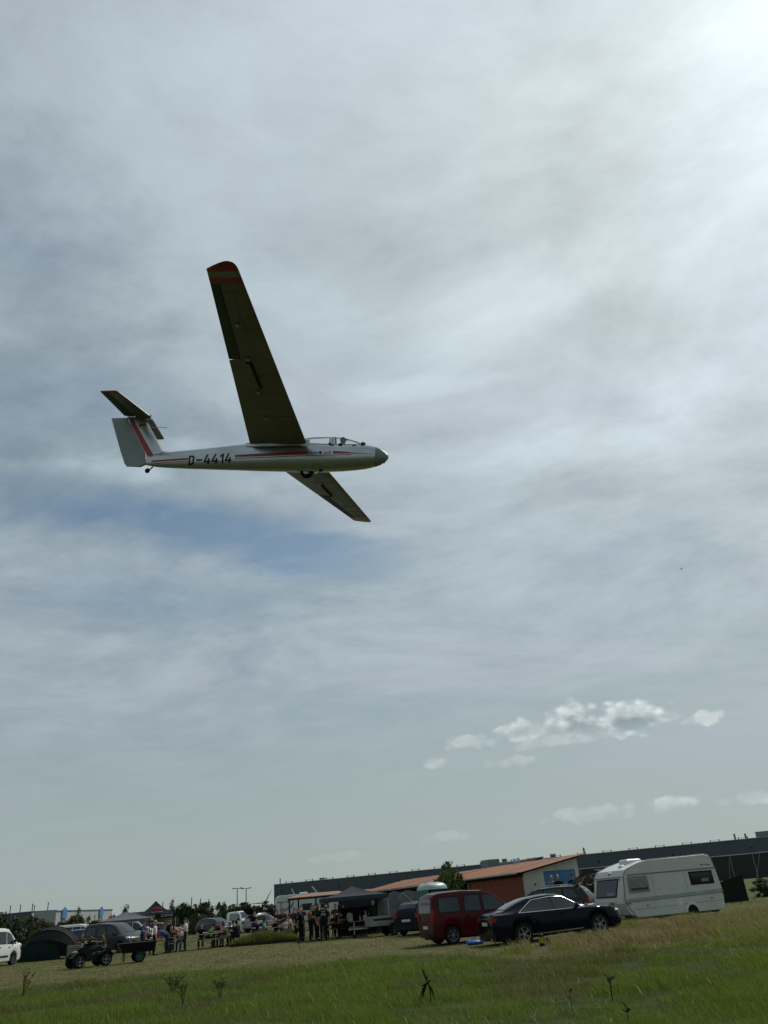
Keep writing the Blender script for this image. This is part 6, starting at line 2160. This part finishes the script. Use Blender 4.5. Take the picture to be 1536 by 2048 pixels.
def skyline(px_, top, wpx, Y, shape, leaf, label, cat='tree', name='tree', group='trees on the skyline'):
    t = far(px_, top, Y)
    a_, b_ = far(px_ - wpx / 2, top, Y), far(px_ + wpx / 2, top, Y)
    tree(name, t.x, Y, t.z, (b_ - a_).length * 1.08, shape, leaf, label, cat, group)


for px_, tp, w_, Y, shp, lf, lb in (
        (228, 1816, 22, 135, 'cone', 'dark', 'narrow dark conifer at the right end of the pale warehouse'),
        (252, 1812, 26, 130, 'cone', 'dark', 'dark conifer just left of the black gazebo'),
        (346, 1801, 22, 140, 'cone', 'dark', 'pointed dark tree above the flat roofed building'),
        (367, 1807, 30, 145, 'round', 'dark', 'rounded dark tree right of the pointed tree'),
        (389, 1811, 22, 145, 'round', 'dark', 'low dark tree by the corner of the flat roofed building'),
        (410, 1807, 30, 138, 'round', 'dark', 'dark tree left of the tall cypress'),
        (443, 1789, 30, 132, 'cone', 'dark', 'tall dark cypress shaped tree left of the lamp posts'),
        (463, 1811, 34, 140, 'round', 'mid', 'green tree right of the tall cypress'),
        (489, 1807, 34, 142, 'round', 'dark', 'dark tree below the right lamp post'),
        (510, 1812, 30, 138, 'round', 'mid', 'green tree above the pale container'),
        (534, 1804, 34, 134, 'round', 'dark', 'dark tree touching the left end of the grey hall'),
        (157, 1817, 22, 100, 'cone', 'olive', 'pointed olive tree in front of the pale warehouse')):
    skyline(px_, tp, w_, Y, shp, lf, lb)
for px_, tp, w_, Y, lf, lb in (
        (6, 1829, 40, 92, 'mid', 'bush at the very left edge above the white van'), (34, 1832, 44, 90, 'dark', 'dark bush right of the leftmost bush'), (62, 1829, 40, 93, 'mid', 'tall bush in front of the warehouse corner'),
        (84, 1841, 40, 88, 'olive', 'olive bush above the left side of the dark tent'), (104, 1843, 32, 90, 'dry', 'dry brown bush above the dark tent'), (124, 1840, 30, 92, 'olive', 'olive bush below the left blue sign'),
        (146, 1835, 30, 92, 'mid', 'green bush left of the pointed olive tree'), (168, 1828, 34, 94, 'olive', 'broad olive bush right of the pointed olive tree'), (190, 1838, 34, 95, 'dark', 'dark bush behind the flat grey gazebo'),
        (345, 1829, 26, 96, 'olive', 'olive shrub left of the metal cabinet'), (388, 1826, 22, 97, 'dark', 'slim dark shrub right of the metal cabinet'), (408, 1828, 30, 112, 'dark', 'dark shrub behind the slate blue estate car'),
        (352, 1838, 22, 92, 'mid', 'low green shrub beside the metal cabinet'), (428, 1822, 34, 118, 'mid', 'green shrub below the tall cypress'), (485, 1828, 40, 118, 'mid', 'green shrub behind the white high van'),
        (1520, 1758, 40, 60, 'mid', 'low green bush at the right edge of the picture')):
    skyline(px_, tp, w_, Y, 'bush', lf, lb, 'bush', 'bush', 'bushes along the field edge')
v = far(893, 1760, 46.2)
yt = far(893, 1735, 46.2)
tree('young_tree', v.x, 46.2, yt.z + .1, 1.55, 'round', 'light', 'young leafy tree above the red van, before the shed', 'tree')
vx = far(905, 1760, 47.0)
tree('bush', vx.x, 47.0, 2.5, 1.7, 'bush', 'dark', 'dark leafy bush below the young tree at the shed', 'bush', 'bushes along the field edge')
# leaning poles and dark windbreak right of the caravan
q = at(1474, 1806)
wb = empty('windbreak', (q.x, q.y, 0), R(24), 'dark green cloth windbreak on posts right of the caravan', 'windbreak')
for i in range(3):
    MB().add([(-.95 + i * .64, 0, .05), (-.31 + i * .64 - .01, 0, .05), (-.31 + i * .64 - .01, .03, 1.28 + i * .10), (-.95 + i * .64, .03, 1.18 + i * .10)], [(0, 1, 2, 3)]).build('cloth_panel', mat('windbreak_cloth', (.012, .018, .013), .9), wb, None)
for x_ in (-.97, -.32, .32, .97):
    MB().bar((x_, .02, 0), (x_, .02, 1.38 + x_ * .14), .045).build('post', M_TRIM, wb, None)
for px_, y0, y1, dx_, lb in ((1462, 1790, 1722, -4, 'thin upright stake behind the windbreak'), (1508, 1795, 1700, 12, 'pale leaning stake at the far right')):
    b_ = at(px_, y0 + 8)
    t_ = far(px_ + dx_, y1, b_.y + .2)
    pk = empty('stake', tuple(b_), 0, lb, 'stake', 'stakes beside the caravan')
    MB().tube([(0, 0, 0), tuple((t_ - b_) * .5), tuple(t_ - b_)], [.018, .016, .012], 6).build('pole', M_GREYTRIM, pk)
    MB().ball(tuple(t_ - b_), .02, 8, 6).build('pole_cap', M_TRIM, pk)


# ---------------------------------------------------------------- grass
def blades(name, pos, hgt_, wid, lean, colr, matname, kind='stuff'):
    """pos (n,3), blade height, width, lean vector, colour per blade -> one mesh of bent blades"""
    n = len(pos)
    ang = rng.uniform(0, 2 * np.pi, n)
    sx = np.stack([np.cos(ang), np.sin(ang), np.zeros(n)], 1) * (wid / 2)[:, None]
    mid = pos + lean * .35 * hgt_[:, None] + np.array([0, 0, .55]) * hgt_[:, None]
    tip = pos + lean * hgt_[:, None] + np.array([0, 0, .93]) * hgt_[:, None] * (1 - .25 * np.linalg.norm(lean, axis=1)[:, None])
    vs = np.stack([pos - sx, pos + sx, mid - sx * .8, mid + sx * .8, tip], 1).reshape(-1, 3)
    base = np.arange(n) * 5
    quads = np.stack([base, base + 1, base + 3, base + 2], 1)
    tris = np.stack([base + 2, base + 3, base + 4], 1)
    me = bpy.data.meshes.new(name)
    me.vertices.add(n * 5)
    me.vertices.foreach_set('co', vs.astype(np.float32).ravel())
    loops = np.concatenate([quads.ravel(), tris.ravel()]).astype(np.int32)
    me.loops.add(len(loops))
    me.loops.foreach_set('vertex_index', loops)
    me.polygons.add(2 * n)
    ls_ = np.concatenate([np.arange(n) * 4, 4 * n + np.arange(n) * 3]).astype(np.int32)
    me.polygons.foreach_set('loop_start', ls_)
    me.update(calc_edges=True)
    at_ = me.attributes.new('tone', 'FLOAT_COLOR', 'POINT')
    at_.data.foreach_set('color', np.repeat(np.concatenate([colr, np.ones((n, 1))], 1), 5, axis=0).astype(np.float32).ravel())
    mm = MATS.get(matname)
    if not mm:
        mm = bpy.data.materials.new(matname)
        mm.use_nodes = True
        t = NT(mm.node_tree)
        b = mm.node_tree.nodes['Principled BSDF']
        a_ = t.n('ShaderNodeAttribute', attribute_name='tone')
        g = t.n('ShaderNodeTexCoord').outputs['Object']
        t.put(b.inputs['Base Color'], t.mix(t.ramp(t.noise(g, .8, 4, .6), .3, .7, 0, .30), a_.outputs['Color'], (.04, .062, .012, 1)))
        b.inputs['Roughness'].default_value = .55
        b.inputs['Specular IOR Level'].default_value = .10
        # thin blades let light through
        tr = t.n('ShaderNodeBsdfTranslucent')
        t.put(tr.inputs[0], a_.outputs['Color'])
        mx = t.n('ShaderNodeMixShader')
        mx.inputs[0].default_value = .45
        out = mm.node_tree.nodes['Material Output']
        mm.node_tree.links.new(b.outputs[0], mx.inputs[1])
        mm.node_tree.links.new(tr.outputs[0], mx.inputs[2])
        mm.node_tree.links.new(mx.outputs[0], out.inputs[0])
        MATS[matname] = mm
    me.materials.append(mm)
    o = bpy.data.objects.new(name, me)
    col.objects.link(o)
    tag(o, kind=kind)
    return o


def vnoise(x, y, s, seed):
    """smooth value noise in numpy"""
    g = np.random.default_rng(seed).random((64, 64))
    u, v = x / s, y / s
    i, j = np.floor(u).astype(int), np.floor(v).astype(int)
    fu, fv = u - i, v - j
    fu, fv = fu * fu * (3 - 2 * fu), fv * fv * (3 - 2 * fv)
    return (g[i % 64, j % 64] * (1 - fu) + g[(i + 1) % 64, j % 64] * fu) * (1 - fv) + (g[i % 64, (j + 1) % 64] * (1 - fu) + g[(i + 1) % 64, (j + 1) % 64] * fu) * fv


def fbm(x, y, s, seed):
    return (vnoise(x, y, s, seed) + .5 * vnoise(x, y, s / 2.1, seed + 1) + .25 * vnoise(x, y, s / 4.3, seed + 2)) / 1.75


def edge(x):
    return np.interp(x, [-16, -7, -.5, 3.0, 9, 14], [29.0, 28.6, 29.6, 23.4, 22.4, 22.0])


def ground_z(p):
    return 0.15 * np.exp(-(((p[:, 0] - 8.6) / 3.4) ** 2 + ((p[:, 1] - 30) / 5.0) ** 2)) + 0.05 * np.sin(p[:, 0] * .35 + 1) * np.sin(p[:, 1] * .28) * np.clip((28 - p[:, 1]) / 10, 0, 1)


def scatter(n, y0, y1, dens_pow, seed):
    """points across the view wedge, thinning with distance"""
    r_ = np.random.default_rng(seed)
    u = r_.random(n)
    y = (y0 ** (1 - dens_pow) + u * (y1 ** (1 - dens_pow) - y0 ** (1 - dens_pow))) ** (1 / (1 - dens_pow))
    x = (r_.uniform(-.53, .44, n)) * (y + 2)
    return np.stack([x, y, np.zeros(n)], 1), r_


def tones(cols, n, r_):
    c = np.array(cols)
    a_ = c[r_.integers(0, len(c), n)]
    b_ = c[r_.integers(0, len(c), n)]
    t = r_.random((n, 1))
    return (a_ * t + b_ * (1 - t)) * r_.uniform(.75, 1.2, (n, 1))


GREEN = [(.095, .165, .016), (.130, .205, .024), (.170, .225, .034), (.085, .140, .020), (.20, .205, .042)]
STRAW = [(.26, .20, .10), (.20, .16, .075), (.33, .26, .14), (.14, .13, .05), (.10, .10, .03)]
# near green meadow
p, r_ = scatter(430000, 9.5, 31, 1.35, 5)
e = edge(p[:, 0]) + (fbm(p[:, 0], p[:, 1], 2.6, 40) - .5) * 4.5
keep = p[:, 1] < e
cl = fbm(p[:, 0], p[:, 1], 1.1, 50)
keep &= r_.random(len(p)) < np.clip(.40 + 1.6 * (cl - .35), .10, 1)
p = p[keep]
cl = cl[keep]
p[:, 2] = ground_z(p) - .01
n = len(p)
hh = (.04 + .30 * np.clip(cl - .30, 0, 1) + .09 * fbm(p[:, 0], p[:, 1], 3.2, 60)) * r_.uniform(.55, 1.25, n)
wd = r_.uniform(.004, .009, n) * (p[:, 1] / 16)
wind = np.array([-.35, .10, 0]) + np.stack([r_.normal(0, .30, n), r_.normal(0, .30, n), np.zeros(n)], 1)
ct_ = tones(GREEN, n, r_)
dryf = np.clip((fbm(p[:, 0], p[:, 1], 2.3, 70) - .55) * 4, 0, .6)[:, None]
ct_ = ct_ * (1 - dryf) + tones(STRAW, n, r_) * dryf * .62
blades('grass', p, hh, wd, wind, ct_, 'grass_blade')
# pale seed stalks and flower flecks standing above the green
p, r_ = scatter(1500, 9.5, 28, 1.2, 8)
p = p[(p[:, 1] < edge(p[:, 0])) & (r_.random(len(p)) < .25 + 1.4 * np.clip(fbm(p[:, 0], p[:, 1], 1.7, 90) - .45, 0, 1))]
p[:, 2] = ground_z(p) + .06
n = len(p)
blades('seed_stalks', p, r_.uniform(.06, .18, n), r_.uniform(.006, .010, n), np.stack([r_.normal(-.5, .5, n), r_.normal(0, .4, n), np.zeros(n)], 1), tones([(.34, .34, .22), (.26, .23, .13), (.42, .42, .32)], n, r_), 'grass_blade')
# long dry grass in front of saloon and caravan
r_ = np.random.default_rng(21)
n = 120000
x = r_.uniform(1.2, 21, n)
y = r_.uniform(21.5, 37.5, n)
p = np.stack([x, y, np.zeros(n)], 1)
e = edge(x) + (fbm(x, y, 2.2, 41) - .5) * 3.5
keep = (y > e) & (x < .62 * y) & (x > np.interp(y, [22, 26, 29.4, 33.5], [1.0, 1.8, 4.2, 7.4]) + (fbm(x, y, 1.2, 45) - .5) * 1.6)
keep &= ~((y > 34.0) & (x < 13.2) & (x > 7))
keep &= ~((y > 29.4) & (x < 7.5))
keep &= ~((np.abs(x - lq.x * y / lq.y) < .32) & (y > lq.y - 4.5) & (y < lq.y + .3))     # trodden patch in front of the lantern
keep &= r_.random(n) < np.clip(.25 + 1.6 * (fbm(x, y, .9, 55) - .25), .1, 1)
p = p[keep]
p[:, 2] = ground_z(p) - .01
n = len(p)
cl = fbm(p[:, 0], p[:, 1], 1.0, 56)
near_edge = np.clip((p[:, 1] - edge(p[:, 0])) / 2.5, .3, 1)
hh = (.20 + .42 * np.clip(cl - .2, 0, 1)) * near_edge * r_.uniform(.6, 1.25, n)
ct_ = tones(STRAW, n, r_)
gf = np.clip((fbm(p[:, 0], p[:, 1], 1.8, 71) - .5) * 3.5, 0, .8)[:, None]
ct_ = ct_ * (1 - gf) + tones(GREEN, n, r_) * gf
blades('dry_grass', p, hh, r_.uniform(.008, .016, n), np.array([-.45, .05, 0]) + np.stack([r_.normal(0, .28, n), r_.normal(0, .28, n), np.zeros(n)], 1), ct_ * 1.15, 'grass_blade')
# mown strip: short tufts
p, r_ = scatter(120000, 22, 62, 1.15, 25)
e = edge(p[:, 0]) + (fbm(p[:, 0], p[:, 1], 2.6, 40) - .5) * 4.5
keep = (p[:, 1] > e - .5) & (r_.random(len(p)) < np.clip(.15 + 1.9 * (fbm(p[:, 0], p[:, 1], .8, 81) - .35), .05, 1))
p = p[keep]
p[:, 2] = ground_z(p) - .01
n = len(p)
gf = np.clip((fbm(p[:, 0], p[:, 1], 2.0, 83) - .42) * 4, 0, .9)[:, None] * np.clip(.35 + (p[:, 1:2] - 30) / 30, .2, 1)
ct_ = tones(STRAW, n, r_) * (1 - gf) + tones(GREEN, n, r_) * gf
blades('mown_grass', p, r_.uniform(.03, .10, n), r_.uniform(.010, .022, n) * p[:, 1] / 34, np.stack([r_.normal(-.2, .5, n), r_.normal(0, .5, n), np.zeros(n)], 1), ct_ * .8, 'grass_blade')

# low earth mound with weeds in front of the middle tables
md = MB()
rings = []
for i in range(15):
    t = i / 14
    x_ = lerp(-10.9, -6.9, t)
    hh_ = .42 * math.sin(math.pi * min(1, max(.02, t))) ** .5 * (1 + .15 * math.sin(i * 2.3)) + .02
    rings.append([(x_, 51.0 + .55 * math.cos(a_) + .1 * math.sin(i), hh_ * max(0, math.sin(a_))) for a_ in np.linspace(0, math.pi, 9)])
md.loft(rings, False, False)
tag(md.build('mound', mat('mound_earth', (.055, .050, .022), .95, 0, .2, 3, bump=.6, bscale=9), None, 60), kind='structure')
r_ = np.random.default_rng(33)
n = 6500
x = r_.uniform(-10.95, -6.8, n)
y = 51.0 + r_.uniform(-.6, .55, n)
z = .40 * np.sqrt(np.clip(np.sin(np.pi * np.clip((x + 10.9) / 4.0, 0, 1)), 0, 1)) * np.sqrt(np.clip(1 - ((y - 51) / .6) ** 2, 0, 1)) - .03
blades('mound_grass', np.stack([x, y, z], 1), r_.uniform(.08, .40, n) * (.4 + 1.3 * fbm(x, y, .7, 91)), r_.uniform(.010, .022, n), np.stack([r_.normal(-.2, .4, n), r_.normal(0, .4, n), np.zeros(n)], 1), tones(GREEN + STRAW[:2], n, r_) * .8, 'grass_blade')
for i in range(6):
    bx_ = -10.6 + i * .72
    pl_ = empty('edging_plank', (bx_, 50.32 + .03 * (i % 2), 0), R(2), 'plank edging the mound, number %s from the left' % ('one', 'two', 'three', 'four', 'five', 'six')[i], 'plank', 'planks edging the mound')
    MB().box((0, 0, .07), (.70, .05, .14)).build('board', M_DARKWOOD, pl_, None)


# ---------------------------------------------------------------- weeds standing in the meadow
M_WEED = mat('dead_stalk', (.020, .016, .012), .9, 0, .2, 20)
M_WEEDB = mat('brown_stalk', (.085, .060, .034), .9, 0, .2, 20)


def weed(px_, py_, h, label, seed, m_=None, nst=1, heads=True, spread=.25, droop=False):
    q = at(px_, py_)
    r_ = random.Random(seed)
    m_ = m_ or M_WEED
    root = empty('weed', (q.x, q.y, hgt(q.x, q.y)), 0, label, 'weed', 'dead weed stalks in the meadow')
    for s_ in range(nst):
        a_ = r_.uniform(0, 6.28)
        lx, ly = spread * r_.uniform(.3, 1) * math.cos(a_) * h, spread * .6 * r_.uniform(.3, 1) * math.sin(a_) * h
        hh_ = h * r_.uniform(.75, 1)
        pts = [(0, 0, 0), (lx * .3, ly * .3, hh_ * .4), (lx * .65, ly * .65, hh_ * .75), (lx, ly, hh_)]
        st = MB().tube(pts, [.006, .005, .004, .002], 5).build('stem', m_, root)
        if heads:
            for k_ in range(9):
                t = r_.uniform(.45, 1.0)
                i0 = min(2, int(t * 3))
                c = Vector(pts[i0]).lerp(Vector(pts[i0 + 1]), t * 3 - i0)
                an = r_.uniform(0, 6.28)
                l_ = r_.uniform(.03, .09) * (1.3 if droop else 1)
                tip = c + Vector((l_ * math.cos(an), l_ * math.sin(an), l_ * (-.6 if droop else .6)))
                hd_ = MB().tube([c, c.lerp(tip, .55), tip], [.003, .008, .002], 5)
                hd_.build('seed_head', m_, st)
    return root


# the torn dark stalk in the middle: an upright spike with drooping blackened leaves
q = at(857, 2004)
wk = empty('weed', (q.x, q.y, 0), 0, 'black withered stalk with drooping leaves in the middle foreground', 'weed', 'dead weed stalks in the meadow')
sc = .0100
def P_(dx_, dz_, dy=0.0):
    return (dx_ * sc, dy, dz_ * sc)
MB().tube([P_(4, 0), P_(5, 14), P_(3, 26), P_(2, 31)], [.008, .010, .012, .010], 6).build('stem', M_WEED, wk)
for i, pts in enumerate(([P_(2, 29), P_(-2, 38, .02), P_(-4, 45, .03), P_(-7, 52, .03)], [P_(2, 29), P_(0, 34, -.02), P_(2, 40, -.03)], [P_(2, 29), P_(5, 31, .02), P_(7, 33, .03)],
                         [P_(2, 30), P_(-5, 26, -.03), P_(-10, 24, -.04)], [P_(1, 29), P_(-8, 19, .03), P_(-16, 3, .04)], [P_(0, 28), P_(-7, 15, -.04), P_(-11, 5, -.06)], [P_(-2, 26), P_(-6, 18, .06), P_(-7, 9, .08)],
                         [P_(3, 26), P_(8, 16, -.02), P_(12, 2, -.03)], [P_(4, 24), P_(8, 18, .04), P_(9, 11, .06)])):
    MB().tube(pts, [.010] + [.017] * (len(pts) - 2) + [.004], 6).build('leaf', M_WEED, wk)
weed(1225, 2000, .38, 'tall dark weed with clustered seed heads right of the centre', 3, None, 2, True, .12)
weed(1145, 2020, .36, 'brown weed with a bushy head, left of the tall clustered weed', 4, M_WEEDB, 1, True, .1)
weed(1258, 2046, .2, 'short dark weed at the bottom edge below the tall clustered weed', 14, None, 1, True, .1)
weed(45, 1996, .7, 'bare branching brown weed at the left edge of the meadow', 6, M_WEEDB, 9, True, .6)
weed(345, 1990, .42, 'broad brown weed clump in the left foreground', 7, M_WEEDB, 11, True, .7)
weed(365, 2018, .45, 'upright reddish brown weed below the broad clump', 17, M_WEEDB, 5, True, .25)
weed(440, 2000, .4, 'dry weed tuft right of the broad brown clump', 18, M_WEEDB, 6, True, .6)
weed(600, 1900, .55, 'thin weed at the edge of the mown strip', 10, M_WEEDB, 4, True, .5)
